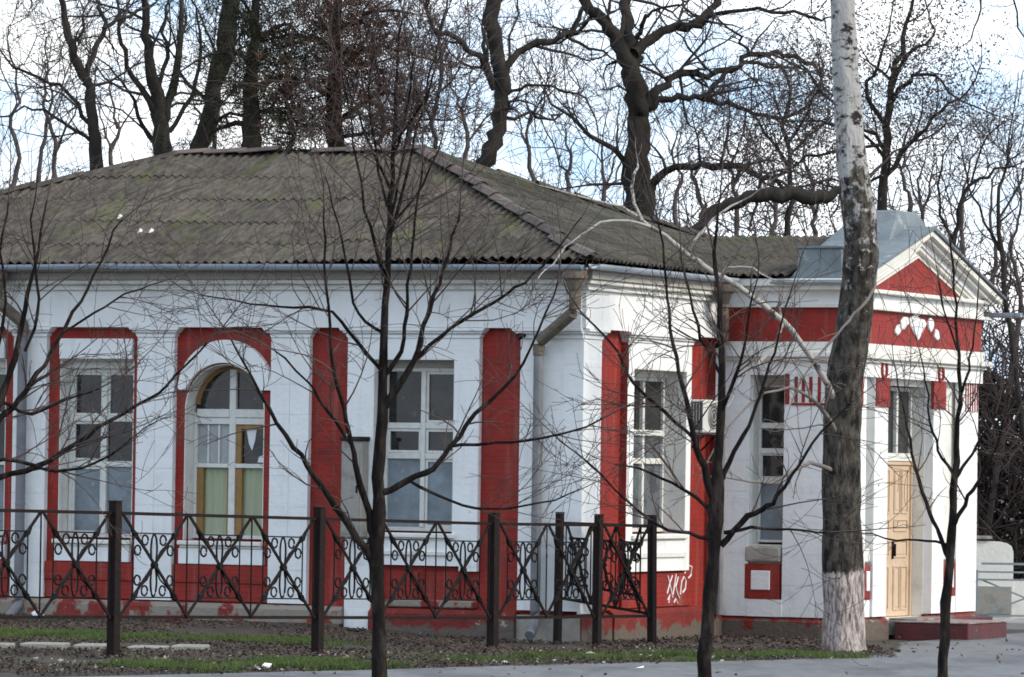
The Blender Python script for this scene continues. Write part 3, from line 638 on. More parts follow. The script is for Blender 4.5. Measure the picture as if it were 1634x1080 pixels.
gutter('gutter', (-6.8, -.50, 5.045), (.18, -.50, 5.015)); gutter('gutter', (-13.6, -.50, 5.0), (-6.83, -.50, 5.05)); gutter('gutter', (.29, -.38, 5.03), (.29, YC - .28, 5.03)); gutter('gutter', (1.4, 10.85, 4.76), (2.32, 10.85, 4.76))
def downpipe(top, knee, pts, kneem, straightm, fz, r=.068):
    """funnel under the gutter, slanting rusty elbow, vertical pipe, kicked-out shoe"""
    o = MB().tube(pts, r, 12).build('downpipe', straightm, bld)
    x, y, z = top; p0 = pts[0]
    MB().tube([(x, y, z), (x, y, z - .10), (x, y, z - .13), (x, y, z - .27)], [.165, .17, .14, .085], 14).build('funnel', kneem, o)
    MB().tube([(x, y, z - .25), (x, y, z - knee), (x + (p0[0] - x) * .06, y + (p0[1] - y) * .06, z - knee - .06), (p0[0] + (x - p0[0]) * .05, p0[1] + (y - p0[1]) * .05, p0[2] + .10), (p0[0], p0[1], p0[2] + .04), (p0[0], p0[1], p0[2] - .04)], .082, 12).build('elbow', kneem, o)
    MB().tube([(p0[0], p0[1], p0[2] - .10), (p0[0], p0[1], p0[2] - .045)], r + .010, 12).build('collar', CAP, o)
    for zc in fz: MB().tube([(p0[0], p0[1], zc), (p0[0], p0[1], zc + .03)], r + .006, 12).build('bracket', PIPE, o)
    return o
downpipe((.04, -.40, 4.94), .50, [(-.60, -.13, 3.92), (-.60, -.13, .42), (-.60, -.14, .30), (-.56, -.32, .14), (-.55, -.40, .10)], RUSTP, PIPE, (2.9, 1.7))
downpipe((-8.82, -.40, 4.94), .35, [(-8.54, -.13, 4.15), (-8.54, -.13, .42), (-8.54, -.14, .30), (-8.54, -.34, .16), (-8.54, -.40, .12)], RUSTP, PIPE, (2.9, 1.7))
downpipe((.27, 4.12, 4.93), .30, [(.12, 4.50, 4.22), (.12, 4.50, .3)], CAP, PIPE, (2.4,), r=.055)
# small spigot on the capital
MB().tube([(-.86, -.05, 4.09), (-.86, -.20, 4.09), (-.84, -.22, 4.05)], [.03, .03, .045], 8).build('spigot', IRON, bld)

# ------------------------------------------------------------------ corrugated roofs: every sheet a piece
roof = MB().box(-12.9, -.3, .3, 9.0, 4.99, 5.0).build('roof', SOFF, bld)
PITCHW = .14
def sheets(fn, L0, L1, tmax, lo, hi, rowh, m, parent=roof, amp=.025, seed=1, width=1.12):
    """fn(s, t, h) -> point; lo(t), hi(t): limits of s on the slope. Rows of overlapping corrugated sheets."""
    rnd = random.Random(seed); t = 0; row = 0
    while t < tmax - .05:
        t1 = min(t + rowh, tmax)
        s = L0 - rnd.uniform(0, width)
        while s < L1:
            s1 = s + width
            jit = rnd.uniform(-.11, .09) * rnd.random() if row else rnd.uniform(-.02, .03); lift = rnd.uniform(.0, .016); tilt = rnd.uniform(-.006, .006)
            n = int(round(width / PITCHW * 4)); rowsV = []
            for i in range(n + 1):
                a = s + width * i / n
                # clip by hips: find t range where lo<=a<=hi
                ta = t - (.10 if row else 0) + jit; tb = t1 + .02
                if a < lo(0) - .02 or a > hi(0) + .02: continue
                def ok(tt): return lo(tt) <= a <= hi(tt)
                if not ok(max(ta, 0)): continue
                if not ok(tb):
                    l_, h_ = max(ta, 0), tb
                    for _ in range(12):
                        mm = (l_ + h_) / 2
                        if ok(mm): l_ = mm
                        else: h_ = mm
                    tb = l_
                if tb - ta < .02: continue
                wv = amp * math.cos(2 * PI * a / PITCHW)
                h0 = .012 + lift * .6 + tilt * (i / n) + wv; h1 = .002 + wv
                rowsV.append((a, ta, tb, h0, h1))
            if len(rowsV) > 2:
                mb = MB()
                for (a, ta, tb, h0, h1) in rowsV: mb.v += [fn(a, ta, h0), fn(a, tb, h1), fn(a, ta, h0 - .009), fn(a, tb, h1 - .009)]
                for i in range(len(rowsV) - 1):
                    b = 4 * i; mb.f += [(b, b + 4, b + 5, b + 1), (b, b + 2, b + 6, b + 4), (b + 2, b + 3, b + 7, b + 6)]
                me = bpy.data.meshes.new('roof_sheet'); me.from_pydata(mb.v, [], mb.f); me.materials.append(m)
                o = bpy.data.objects.new('roof_sheet', me); col.objects.link(o); o.parent = parent
            s = s1
        t = t1; row += 1
ZE = 5.08; APX = -4.72; AY = 4.72; LX = -8.85; ZA = 6.93; EX = .30; EY = -.52; BX = -13.9; BY = 9.96
rA = AY - EY; RISE = ZA - ZE; LA = math.hypot(rA, RISE)
def sagA(s, t): return -.05 * math.sin(PI * min(max(t / LA, 0), 1)) * (1 + .5 * math.sin(s * .9)) + (.03 * math.sin((s + 3) * .45) - .01)
fa = lambda s, t, h: (s, EY + rA * t / LA - h * RISE / LA, ZE + RISE * t / LA + h * rA / LA + sagA(s, t))
sheets(fa, BX, EX, LA, lambda t: BX + (LX - BX) * t / LA, lambda t: EX + (APX - EX) * t / LA, 1.12, SLATE, seed=3)
rB = EX - APX; LB = math.hypot(rB, RISE)
fb = lambda s, t, h: (EX - rB * t / LB + h * RISE / LB, s, ZE + RISE * t / LB + h * rB / LB - .05 * math.sin(PI * min(max(t / LB, 0), 1)))
sheets(fb, EY, BY, LB, lambda t: EY + (AY - EY) * t / LB, lambda t: BY + (AY - BY) * t / LB, 1.12, SLATE2, seed=5)
fc_ = lambda s, t, h: (s, BY - rA * t / LA + h * RISE / LA, ZE + RISE * t / LA + h * rA / LA)
mb = MB(); mb.v = [(BX, BY, ZE - .03), (EX, BY, ZE - .03), (APX, AY, ZA + .02), (LX, AY, ZA + .02), (BX, EY, ZE + .02)]; mb.f = [(0, 1, 2, 3), (0, 3, 4)]; mb.build('rear_slope', SLATE, roof)
def caps(p, q, n, m=CAP, w=.11, seed=1, skip=()):
    p = Vector(p); q = Vector(q); d = (q - p) / n; rnd = random.Random(seed); sd = d.cross(Vector((0, 0, 1))).normalized()
    for i in range(n):
        if i in skip: continue
        a = p + d * i - d * .06; b = p + d * (i + 1) + d * .05; u = Vector((0, 0, 1)); j = rnd.uniform(-.035, .035); l0 = .05 + rnd.uniform(0, .035); l1 = .035; mb = MB()
        for c, l in ((a, l0), (b, l1)):
            for x, y in ((-w, -.055), (-.03, 0), (.03, 0), (w, -.055)): mb.v.append(tuple(c + sd * (x + j) + u * (y + l)))
            for x, y in ((-w, -.067), (-.03, -.012), (.03, -.012), (w, -.067)): mb.v.append(tuple(c + sd * (x + j) + u * (y + l)))
        mb.f += [(0, 1, 9, 8), (1, 2, 10, 9), (2, 3, 11, 10), (4, 5, 13, 12), (5, 6, 14, 13), (6, 7, 15, 14), (0, 1, 5, 4), (1, 2, 6, 5), (2, 3, 7, 6), (8, 9, 13, 12), (9, 10, 14, 13), (10, 11, 15, 14), (0, 8, 12, 4), (3, 11, 15, 7)]
        mb.build('ridge_cap', m, roof)
caps((EX + .02, EY - .02, ZE + .03), (APX, AY, ZA + .0), 11, seed=2); caps((APX, AY, ZA), (LX, AY, ZA), 7, seed=3, m=CAP, skip=(3,)); caps((LX, AY, ZA - .03), (BX, EY, ZE - .01), 10, m=SLATE, seed=4); caps((APX, AY, ZA - .02), (EX, BY, ZE), 12, m=SLATE2, w=.10, seed=6)
for i_, (s_, t_) in enumerate(((-7.95, 2.1), (-7.25, 1.40), (-7.08, 1.42))):
    p_ = BM @ Vector(fa(s_, t_, .06)); o = MB(); o.v = [(0, 0, 0), (.06, 0, .02), (.07, .05, .05), (.01, .06, .04), (.035, .03, .07)]; o.f = [(0, 1, 4), (1, 2, 4), (2, 3, 4), (3, 0, 4)]
    o = tag(o.build('paper_scrap', PAPER), ('white scrap highest on the mossy front roof slope', 'left white scrap of the close pair on the front roof slope', 'right white scrap of the close pair on the front roof slope')[i_], 'litter'); o.location = p_
# wing roof
RY = YC + 2.75; WZ0 = 5.07; WZ1 = 5.76; wr = RY - (YC - .28); LW = math.hypot(wr, WZ1 - WZ0)
fw = lambda s, t, h: (s, YC - .28 + wr * t / LW - h * (WZ1 - WZ0) / LW, WZ0 + (WZ1 - WZ0) * t / LW + h * wr / LW)
sheets(fw, -3.2, 1.12, LW, lambda t: -2.2, lambda t: 1.12, 1.45, SLATE2, seed=9)
sheets(fw, 1.12, 1.84, LW, lambda t: 1.12, lambda t: 1.84 if t > .9 else 1.12, 1.45, SLATE2, seed=10)
MB().box(-3.2, XD - .6, YC, YC + 5.4, 4.99, 5.0).build('wing_ceiling', SOFF, roof)
mb = MB(); mb.v = [(-3.2, YC + 5.8, WZ0), (1.2, YC + 5.8, WZ0), (1.2, RY, WZ1), (-3.2, RY, WZ1)]; mb.f = [(0, 1, 2, 3)]; mb.build('wing_rear_slope', SLATE, roof)

# ================================================================== THINGS ON AND BY THE WALLS
ac = thing('air_conditioner', 'white air conditioner unit with round fan grille hung over the side wall niche', 'air conditioner', M=BM @ Matrix.Translation((0, 3.66, 2.85)) @ Matrix.Diagonal((.78, 1.05, 1, 1)))
MB().box(.0, .25, 0, .60, 0, .46).build('casing', ACW, ac, bevel=.015)
MB().box(.015, .235, -.006, .0, .03, .43).build('side_louvre', ACD, ac)
for k in range(3): MB().box(.06 + .055 * k, .065 + .055 * k, -.012, -.007, .06, .41).build('louvre_fin', ACW, ac)
MB().tube([(.251, .34, .23), (.258, .34, .23)], .185, 24).build('fan_grille', ACD, ac)
mb = MB()
for r in (.06, .11, .16, .19): mb.tube([(.262, .34 + r * math.cos(t * PI / 12), .23 + r * math.sin(t * PI / 12)) for t in range(24)], .004, 4, closed=True)
mb.build('grille_ring', ACW, ac)
mb = MB()
for y in (.08, .5): mb.box(-.09, .26, y, y + .03, -.035, -.005); mb.bar((-.08, y + .015, -.25), (.22, y + .015, -.03), .025)
mb.build('bracket', IRON, ac)
cb = thing('wall_cabinet', 'tall weathered grey cabinet fixed to the wall between the red niche and the window', 'cabinet', M=BM @ Matrix.Translation((-3.48, 0, 1.35)))
MB().box(0, .31, -.22, -.003, 0, 1.30).build('cabinet_body', GREYB, cb, bevel=.01)
MB().box(.03, .28, -.232, -.222, .04, 1.2).build('cabinet_door', GREYB, cb, bevel=.004); MB().box(-.02, .33, -.25, -.003, 1.302, 1.36).build('cabinet_lid', OAK, cb, bevel=.01)
MB().box(.24, .26, -.25, -.232, .6, .7).build('handle', IRON, cb)
vb = tag(MB().box(-3.32, -3.10, -.28, -.12, .0, .14).build('vent_box', DARK), 'small black box on the soil at the foot of the white buttress', 'box'); vb.matrix_world = BM @ Matrix.Translation((0, 0, -.02))

# ================================================================== FENCE
P = [Vector((-6.78, 56.35)), Vector((-4.55, 59.4)), Vector((-2.31, 62.55)), Vector((-.19, 65.7)), Vector((1.17, 67.45)), Vector((1.92, 68.45))]
ztop = [1.78, 1.73, 1.665, 1.60, 1.585, 1.575]; 
fence = thing('iron_fence', 'brown iron fence with crossed bars and scrollwork in front of the long facade', 'fence', loc=(0, 0, 0))
def ring_pts(c, e, u, rx, rz, n=12): return [tuple(c + e * (rx * math.cos(2 * PI * i / n)) + u * (rz * math.sin(2 * PI * i / n))) for i in range(n)]
def lattice(root, a, b, zt0, zt1, H=1.2, H1=None, dens=False):
    """one crossed module between plan points a and b"""
    H1 = H1 or H
    A0 = Vector((a.x, a.y, zt0 - H)); A1 = Vector((a.x, a.y, zt0)); B0 = Vector((b.x, b.y, zt1 - H1)); B1 = Vector((b.x, b.y, zt1))
    def pt(s, t): return A0.lerp(B0, s).lerp(A1.lerp(B1, s), t)
    e = (B0 - A0).normalized(); u = Vector((0, 0, 1)); nrm = e.cross(u).normalized()
    root_m = MB(); 
    for s, t0, t1 in ((.185, .19, .81), (.815, .19, .81)): root_m.bar(pt(s, t0), pt(s, t1), .016)
    for t in (.19, .81): root_m.bar(pt(.185, t), pt(.815, t), .016)
    pn = root_m.build('lattice_panel', STEEL, root)
    MB().bar(pt(0, 0), pt(1, 1), .030, .022).build('diagonal_bar', IRON, pn); MB().bar(pt(0, 1) + nrm * .023, pt(1, 0) + nrm * .023, .030, .022).build('diagonal_bar', IRON, pn)
    MB().tube([tuple(pt(.5, .5) - nrm * .02), tuple(pt(.5, .5) + nrm * .04)], .04, 10).build('rosette', STEEL, pn)
    Lm = (B0 - A0).length
    for sg in (1, -1): MB().tube(ring_pts(pt(.5, .5 + sg * .155), e, u, .055, .155 * H * .95, 18), .0125, 5, closed=True).build('loop', STEEL, pn)
    for sx_ in (-1, 1):
        for sz in (-1, 1):
            mb = MB()
            for (dx, dz, r) in ((.135, .245, .055), (.245, .145, .055)):
                c = pt(.5 + sx_ * dx, .5 + sz * dz); mb.tube(ring_pts(c, e, u, r, r * 1.05, 12), .012, 5, closed=True)
            mb.tube([tuple(pt(.5 + sx_ * .04, .5 + sz * .05)), tuple(pt(.5 + sx_ * .10, .5 + sz * .14)), tuple(pt(.5 + sx_ * .19, .5 + sz * .20)), tuple(pt(.5 + sx_ * .28, .5 + sz * .27))], .010, 5)
            mb.build('scroll', STEEL, pn)
            # leaf-shaped flats where the diagonal passes the inner frame corner
            c0 = pt(.5 + sx_ * .25, .5 + sz * .25); c1 = pt(.5 + sx_ * .345, .5 + sz * .345); lf = MB(); dd = (c1 - c0); sd = Vector((-dd.z * 0, 0, 0)); pr = nrm.cross(dd).normalized() * .032
            n0 = len(lf.v)
            for off in (-.012, .034):
                lf.v += [tuple(c0 + nrm * off), tuple((c0 + c1) / 2 + pr + nrm * off), tuple(c1 + nrm * off), tuple((c0 + c1) / 2 - pr + nrm * off)]
            lf.f += [(0, 1, 2, 3), (7, 6, 5, 4)] + [(i, (i + 1) % 4, 4 + (i + 1) % 4, 4 + i) for i in range(4)]
            lf.build('leaf', STEEL, pn)
def fence_run(root, P, ztop, mods, H=1.2, Hs=None):
    for i in range(len(P) - 1):
        a, b = P[i], P[i + 1]; n = mods[i]; e = (b - a).normalized()
        a_ = a + e * .10; b_ = b - e * .10; za, zb = ztop[i], ztop[i + 1]; h0 = (Hs or [H] * len(P))[i]; h1 = (Hs or [H] * len(P))[i + 1]
        MB().bar((a.x, a.y, za), (b.x, b.y, zb), .038).build('top_rail', IRON, root); MB().bar((a.x, a.y, za - h0), (b.x, b.y, zb - h1), .038).build('bottom_rail', IRON, root)
        for k in range(n + 1):
            s = k / n; c = a_.lerp(b_, s); zt = za + (zb - za) * s; hh = h0 + (h1 - h0) * s
            MB().bar((c.x, c.y, zt - .02), (c.x, c.y, zt - hh + .02), .018).build('upright', IRON, root)
        for k in range(n):
            s0, s1 = k / n, (k + 1) / n
            lattice(root, a_.lerp(b_, s0), a_.lerp(b_, s1), za + (zb - za) * s0, za + (zb - za) * s1, H=h0 + (h1 - h0) * s0, H1=h0 + (h1 - h0) * s1)
RP = random.Random(9)
def post(root, p, zt, ang, w=.10):
    o = MB().box(-w / 2, w / 2, -w / 2, w / 2, -.3, zt + .13).box(-w / 2 - .006, w / 2 + .006, -w / 2 - .006, w / 2 + .006, zt + .132, zt + .145).build('post', IRON, root); o.location = (p.x, p.y, 0); o.rotation_euler = (RP.uniform(-.012, .012), RP.uniform(-.012, .012), ang + RP.uniform(-.06, .06))
ang = math.atan2(3.15, 2.24)
for i, p in enumerate(P): post(fence, p, ztop[i], ang, .11 if i < 4 else .09)
fence_run(fence, P, ztop, [3, 3, 3, 2, 1])
f2 = thing('iron_fence', 'short return of iron fence running from the end post back to the building corner', 'fence', loc=(0, 0, 0))
P6 = Vector((.66, 68.12)); post(f2, P6, 1.60, ang, .085)
fence_run(f2, [P6, P[5] - Vector((.07, .02))], [1.60, 1.57], [3], Hs=[.99, 1.16])
# spike row on the wall behind: small forked finials
for px in (838, 856, 868):
    p_ = at(px, 832, 67.2)
# ================================================================== RIGHT EDGE: low wall, railing
wl = thing('garden_wall', 'low white plastered wall with a rounded end beyond the entrance steps', 'wall', loc=(0, 0, 0))
c = at(1560, 900, 83); e_ = at(1617, 900, 83)
mb = MB(); x0, x1 = c[0] - 1.2, e_[0]; pts = [(x0, -.1), (x1, -.1), (x1, 1.08), (x1 - .03, 1.17), (x1 - .10, 1.22), (x1 - .2, 1.24), (x0, 1.28)]
mb.poly(pts, lambda a, z, d_: (a, 83 + d_, z), 0, .3); mb.build('wall_end', WHITE2, wl)
mb = MB().poly([(x1, -.1), (x1 + 6, -.1), (x1 + 6, .6), (x1, .62)], lambda a, z, d_: (a, 83 + d_, z), .02, .28); mb.build('wall_lower', WHITE2, wl)
mb = MB().box(x0 + .9, x0 + 1.75, 82.965, 82.998, .08, .52).build('grey_patch', GREYB, wl)
mb = MB().box(x0, x1 - .35, 82.95, 83.35, 1.285, 1.33).build('wall_cap', CEM, wl)
rl = thing('metal_railing', 'blue-grey metal railing with crossed bars in front of the low white wall', 'railing', loc=(0, 0, 0))
Y0 = 80.5; xa = at(1558, 900, Y0)[0]; z3 = .93
mb_ = lambda p, q, w_=.03, nm='rail': MB().bar(p, q, w_).build(nm, BLUEI, rl)
for k in range(3):
    x = xa + 1.55 * k
    MB().bar((x, Y0, -.15), (x, Y0, .83 if k == 0 else z3), .05).build('post', BLUEI, rl)
    mb_((x, Y0, .80), (x + 1.55, Y0, .80), .028); mb_((x, Y0, .68), (x + 1.55, Y0, .68)); mb_((x, Y0, .12), (x + 1.55, Y0, .12)); mb_((x + .08, Y0 + .03, .68), (x + 1.47, Y0 + .03, .12), .026, 'cross_bar'); mb_((x + .08, Y0 - .03, .12), (x + 1.47, Y0 - .03, .68), .026, 'cross_bar')
mb_((xa + .08, Y0, z3), (xa + 4.65, Y0, z3), .035)
strip('kerb', [(7.6, 79.2), (14, 79.0), (14, 79.2), (7.6, 79.4)], KERB, .10, thick=.14)
strip('far_pavement', [(7.4, 79.45), (14, 79.25), (14, 86), (9, 86)], SLAB, .06)

# ================================================================== TREES
class Twigs:
    """collects polylines and turns them into tapered tubes, all at once"""
    def __init__(s): s.g = {}
    def add(s, pts, rad, k=3):
        n = len(pts); s.g.setdefault((n, k), ([], [])); s.g[n, k][0].append(pts); s.g[n, k][1].append(rad)
    def build(s, name, m, parent=None, kind=None):
        Vs = []; Qs = []; off = 0
        for (n, k), (P_, R_) in s.g.items():
            P_ = np.array(P_, float); R_ = np.array(R_, float); mth = len(P_)
            T = np.empty_like(P_); T[:, 1:-1] = P_[:, 2:] - P_[:, :-2]; T[:, 0] = P_[:, 1] - P_[:, 0]; T[:, -1] = P_[:, -1] - P_[:, -2]
            T /= np.linalg.norm(T, axis=2, keepdims=True) + 1e-9
            main = P_[:, -1] - P_[:, 0]; main /= np.linalg.norm(main, axis=1, keepdims=True) + 1e-9
            ref = np.where(np.abs(main[:, 2:3]) < .8, np.array([[0, 0, 1.]]), np.array([[.3, 1., 0]]))[:, None, :]
            A_ = np.cross(T, ref); A_ /= np.linalg.norm(A_, axis=2, keepdims=True) + 1e-9; B_2 = np.cross(A_, T)
            th = np.arange(k) * 2 * PI / k
            ringv = P_[:, :, None, :] + R_[:, :, None, None] * (A_[:, :, None, :] * np.cos(th)[None, None, :, None] + B_2[:, :, None, :] * np.sin(th)[None, None, :, None])
            Vs.append(ringv.reshape(-1, 3))
            b = off + (np.arange(mth) * n * k)[:, None, None] + (np.arange(n - 1) * k)[None, :, None]; j = np.arange(k)[None, None, :]; j2 = (j + 1) % k
            q = np.stack([b + j, b + j2, b + k + j2, b + k + j], -1).reshape(-1, 4); Qs.append(q); off += mth * n * k
        return npmesh(name, np.concatenate(Vs), np.concatenate(Qs), m, parent, kind=kind)
R1 = random.Random(5)
def smooth_path(pts, sub=3, wob=0.0):
    """Catmull-Rom through (x,y,z,r)"""
    P_ = [np.array(p, float) for p in pts]; out_ = []
    for i in range(len(P_) - 1):
        p0 = P_[max(i - 1, 0)]; p1 = P_[i]; p2 = P_[i + 1]; p3 = P_[min(i + 2, len(P_) - 1)]
        for j in range(sub):
            t = j / sub; out_.append(.5 * ((2 * p1) + (-p0 + p2) * t + (2 * p0 - 5 * p1 + 4 * p2 - p3) * t * t + (-p0 + 3 * p1 - 3 * p2 + p3) * t ** 3))
    out_.append(P_[-1]); o = np.array(out_)
    if wob:
        nn_ = np.array([[R1.gauss(0, wob) for _ in range(3)] for _ in range(len(o))]); nn_[0] = 0; o[:, :3] += nn_
    return o
def grow(tw, p, d, L, r, lev, cfg):
    """one wandering shoot and its side shoots"""
    n = cfg.get('n', 5); seg = L / (n - 1); pts = [p]; dirs = [d]
    cv = np.array([R1.gauss(0, 1) for _ in range(3)]) * cfg.get('bend', .07)
    for i in range(n - 1):
        d = d + cv + np.array([R1.gauss(0, cfg['kink']), R1.gauss(0, cfg['kink']), R1.gauss(0, cfg['kink']) + cfg['up']]); d /= np.linalg.norm(d); p = p + d * seg; pts.append(p); dirs.append(d)
    rr = [max(r * (1 - .7 * i / (n - 1)), cfg['rmin']) for i in range(n)]
    tw.add(pts, rr, 3 if r < .012 else 4)
    if lev <= 0: return
    k = max(1, int(L * cfg['dens'] + R1.random()))
    for _ in range(k):
        t = R1.uniform(.15, 1) * (n - 1); i = min(int(t), n - 2); f = t - i
        q = pts[i] * (1 - f) + pts[i + 1] * f; dd = dirs[i]
        ax = np.array([R1.gauss(0, 1) for _ in range(3)]); ax -= ax.dot(dd) * dd; ax /= np.linalg.norm(ax) + 1e-9
        an = math.radians(R1.uniform(*cfg['ang'])); cd = dd * math.cos(an) + ax * math.sin(an)
        grow(tw, q, cd, L * R1.uniform(*cfg['lr']), max(rr[i] * .6, cfg['rmin']), lev - 1, cfg)
def limb(tk, tw, pts, cfg, dens=3., lev=2, Lt=1.0, k=7, start=.15, sub=3, wob=.01):
    """pts: list of (point, radius). tk collects the limb, tw its shoots"""
    o = smooth_path([(*p, r) for p, r in pts], sub, wob); o[1:, 3] *= 1 + np.array([R1.gauss(0, .055) for _ in range(len(o) - 1)]); tk.add(o[:, :3], o[:, 3], k)
    if dens <= 0: return o
    seg = np.linalg.norm(np.diff(o[:, :3], axis=0), axis=1); L_ = seg.sum(); cum = np.concatenate([[0], np.cumsum(seg)])
    for _ in range(int(L_ * dens)):
        s = R1.uniform(start, 1) * L_; i = min(np.searchsorted(cum, s) - 1, len(seg) - 1); i = max(i, 0); f = (s - cum[i]) / seg[i]
        q = o[i, :3] * (1 - f) + o[i + 1, :3] * f; dd = (o[i + 1, :3] - o[i, :3]) / seg[i]
        ax = np.array([R1.gauss(0, 1) for _ in range(3)]); ax -= ax.dot(dd) * dd; ax /= np.linalg.norm(ax) + 1e-9
        an = math.radians(R1.uniform(*cfg['ang'])); cd = dd * math.cos(an) + ax * math.sin(an)
        rr = min(o[i, 3] * .5, cfg['r0']); grow(tw, q, cd, Lt * R1.uniform(.5, 1.25), max(rr, cfg['rmin']), lev, cfg)
    # leader at the tip
    dd = o[-1, :3] - o[-2, :3]; dd /= np.linalg.norm(dd) + 1e-9; grow(tw, o[-1, :3], dd, Lt * 1.2, o[-1, 3], lev, cfg)
    return o
def zig(Y, pts, ppm=None, dj=.0, y0=0.):
    """picture-space polyline [(px, py, width_px)] at distance Y; dj = how far it leans in depth along its length"""
    r = []; n = len(pts)
    for i, (x, y, w_) in enumerate(pts):
        YY = Y + y0 + dj * i / max(n - 1, 1); r.append((at(x, y, YY), w_ / 2 * YY / F))
    return r
SAP = dict(kink=.06, up=.035, rmin=.0029, dens=3.4, ang=(25, 60), lr=(.4, .72), r0=.011, n=6, bend=.10)
def young_tree(label, Y, trunk, limbs, cfg=SAP, dens=2.6, Lt=.75, lev=2, mt=TWIG):
    base = at(trunk[0][0], trunk[0][1], Y); 
    t = thing('young_tree', label, 'tree', loc=(0, 0, 0), group='bare young street trees')
    tk = Twigs(); tw = Twigs(); z0 = trunk[0]
    lower = [(np.array([base[0] - .02, Y, -.15]), z0[2] / 2 * Y / F * 1.15)]
    limb(tk, tw, lower + zig(Y, trunk), cfg, dens=dens * .5, lev=lev, Lt=Lt, k=10, start=.55, wob=.007)
    for L_ in limbs:
        dj = R1.uniform(-1, 1) * .5; limb(tk, tw, zig(Y, L_, dj=dj), cfg, dens=dens, lev=lev, Lt=Lt, k=7, wob=.008)
    tk.build('trunk', BARK, t); tw.build('crown', mt, t); return t
# nearest: young tree left of centre
young_tree('nearest bare young tree, dark trunk before the window between the red niches', 50.,
    [(606, 1075, 27), (604, 960, 24), (600, 870, 25), (604, 790, 20), (607, 700, 19), (611, 620, 17), (613, 520, 13), (617, 420, 11), (624, 320, 9), (630, 220, 7), (633, 120, 5), (640, 30, 3)],
    [[(598, 905, 13), (570, 858, 12), (535, 808, 11), (500, 757, 9), (468, 712, 8), (430, 655, 6), (400, 600, 4), (370, 540, 3)],
     [(598, 860, 14), (583, 800, 11), (570, 755, 10), (561, 706, 8), (548, 650, 7), (531, 590, 6), (526, 520, 5), (519, 420, 4), (516, 330, 3)],
     [(563, 712, 6), (520, 650, 5), (490, 610, 4), (440, 560, 3)],
     [(612, 785, 12), (650, 768, 10), (690, 745, 9), (718, 712, 8), (760, 660, 7), (820, 600, 5), (860, 530, 4), (890, 450, 3)],
     [(718, 712, 6), (790, 706, 5), (870, 700, 4), (960, 668, 3)], [(655, 768, 5), (720, 800, 5), (780, 812, 4), (860, 803, 3), (930, 780, 2)],
     [(610, 655, 13), (637, 612, 12), (660, 575, 10), (675, 520, 8), (700, 450, 6), (718, 400, 5), (735, 330, 3)],
     [(662, 572, 8), (700, 535, 6), (760, 498, 6), (810, 470, 5), (850, 440, 4), (890, 395, 3), (930, 345, 2)],
     [(612, 600, 8), (640, 560, 7), (648, 500, 6), (655, 430, 5), (664, 350, 4), (675, 260, 3)],
     [(608, 590, 7), (570, 545, 6), (530, 500, 5), (470, 490, 4), (400, 487, 3), (320, 470, 2)],
     [(610, 530, 6), (570, 500, 5), (556, 440, 4), (540, 360, 3), (520, 280, 2)],
     [(614, 440, 7), (590, 360, 5), (575, 290, 4), (560, 200, 3), (545, 110, 2)], [(620, 380, 6), (645, 300, 5), (665, 210, 4), (690, 120, 3)], [(618, 330, 5), (600, 240, 4), (590, 150, 3), (600, 60, 2)],
     [(626, 250, 5), (650, 170, 4), (660, 90, 2)], [(626, 340, 5), (640, 260, 4), (655, 180, 3), (665, 120, 2)], [(622, 300, 5), (590, 230, 4), (560, 150, 3), (540, 90, 2)], [(628, 230, 5), (670, 170, 4), (690, 110, 3), (700, 60, 2)], [(618, 360, 5), (660, 320, 4), (700, 240, 3), (710, 170, 2)]], dens=4.6, Lt=.9)
# young tree before the end of the side wall
young_tree('bare young tree with a slightly leaning trunk beside the end of the iron fence', 52.,
    [(1123, 1078, 22), (1131, 980, 22), (1138, 890, 22), (1143, 830, 26), (1145, 780, 24), (1147, 720, 16), (1150, 640, 13), (1152, 560, 10), (1148, 480, 8), (1140, 400, 6), (1150, 310, 3)],
    [[(1140, 800, 15), (1122, 748, 12), (1108, 700, 9), (1094, 640, 8), (1080, 570, 6), (1068, 500, 5), (1060, 420, 4), (1050, 340, 3)],
     [(1108, 700, 6), (1060, 655, 6), (1010, 610, 5), (985, 560, 4), (930, 500, 3), (900, 450, 2)],
     [(1150, 870, 12), (1180, 835, 10), (1215, 812, 9), (1240, 792, 7), (1275, 740, 5), (1310, 690, 4), (1360, 640, 2)],
     [(1152, 765, 10), (1172, 720, 8), (1195, 680, 6), (1215, 620, 5), (1235, 560, 4), (1260, 470, 3)],
     [(1150, 660, 7), (1175, 600, 6), (1190, 540, 4), (1200, 470, 3)], [(1136, 860, 8), (1100, 852, 6), (1050, 838, 5), (1000, 800, 4), (940, 740, 3), (880, 690, 2)],
     [(1155, 850, 7), (1200, 842, 5), (1260, 845, 4), (1320, 850, 3)], [(1152, 600, 6), (1120, 540, 5), (1100, 470, 4), (1085, 400, 3)], [(1140, 820, 7), (1090, 780, 5), (1040, 755, 4), (980, 740, 2)]], dens=5.2, Lt=.9)
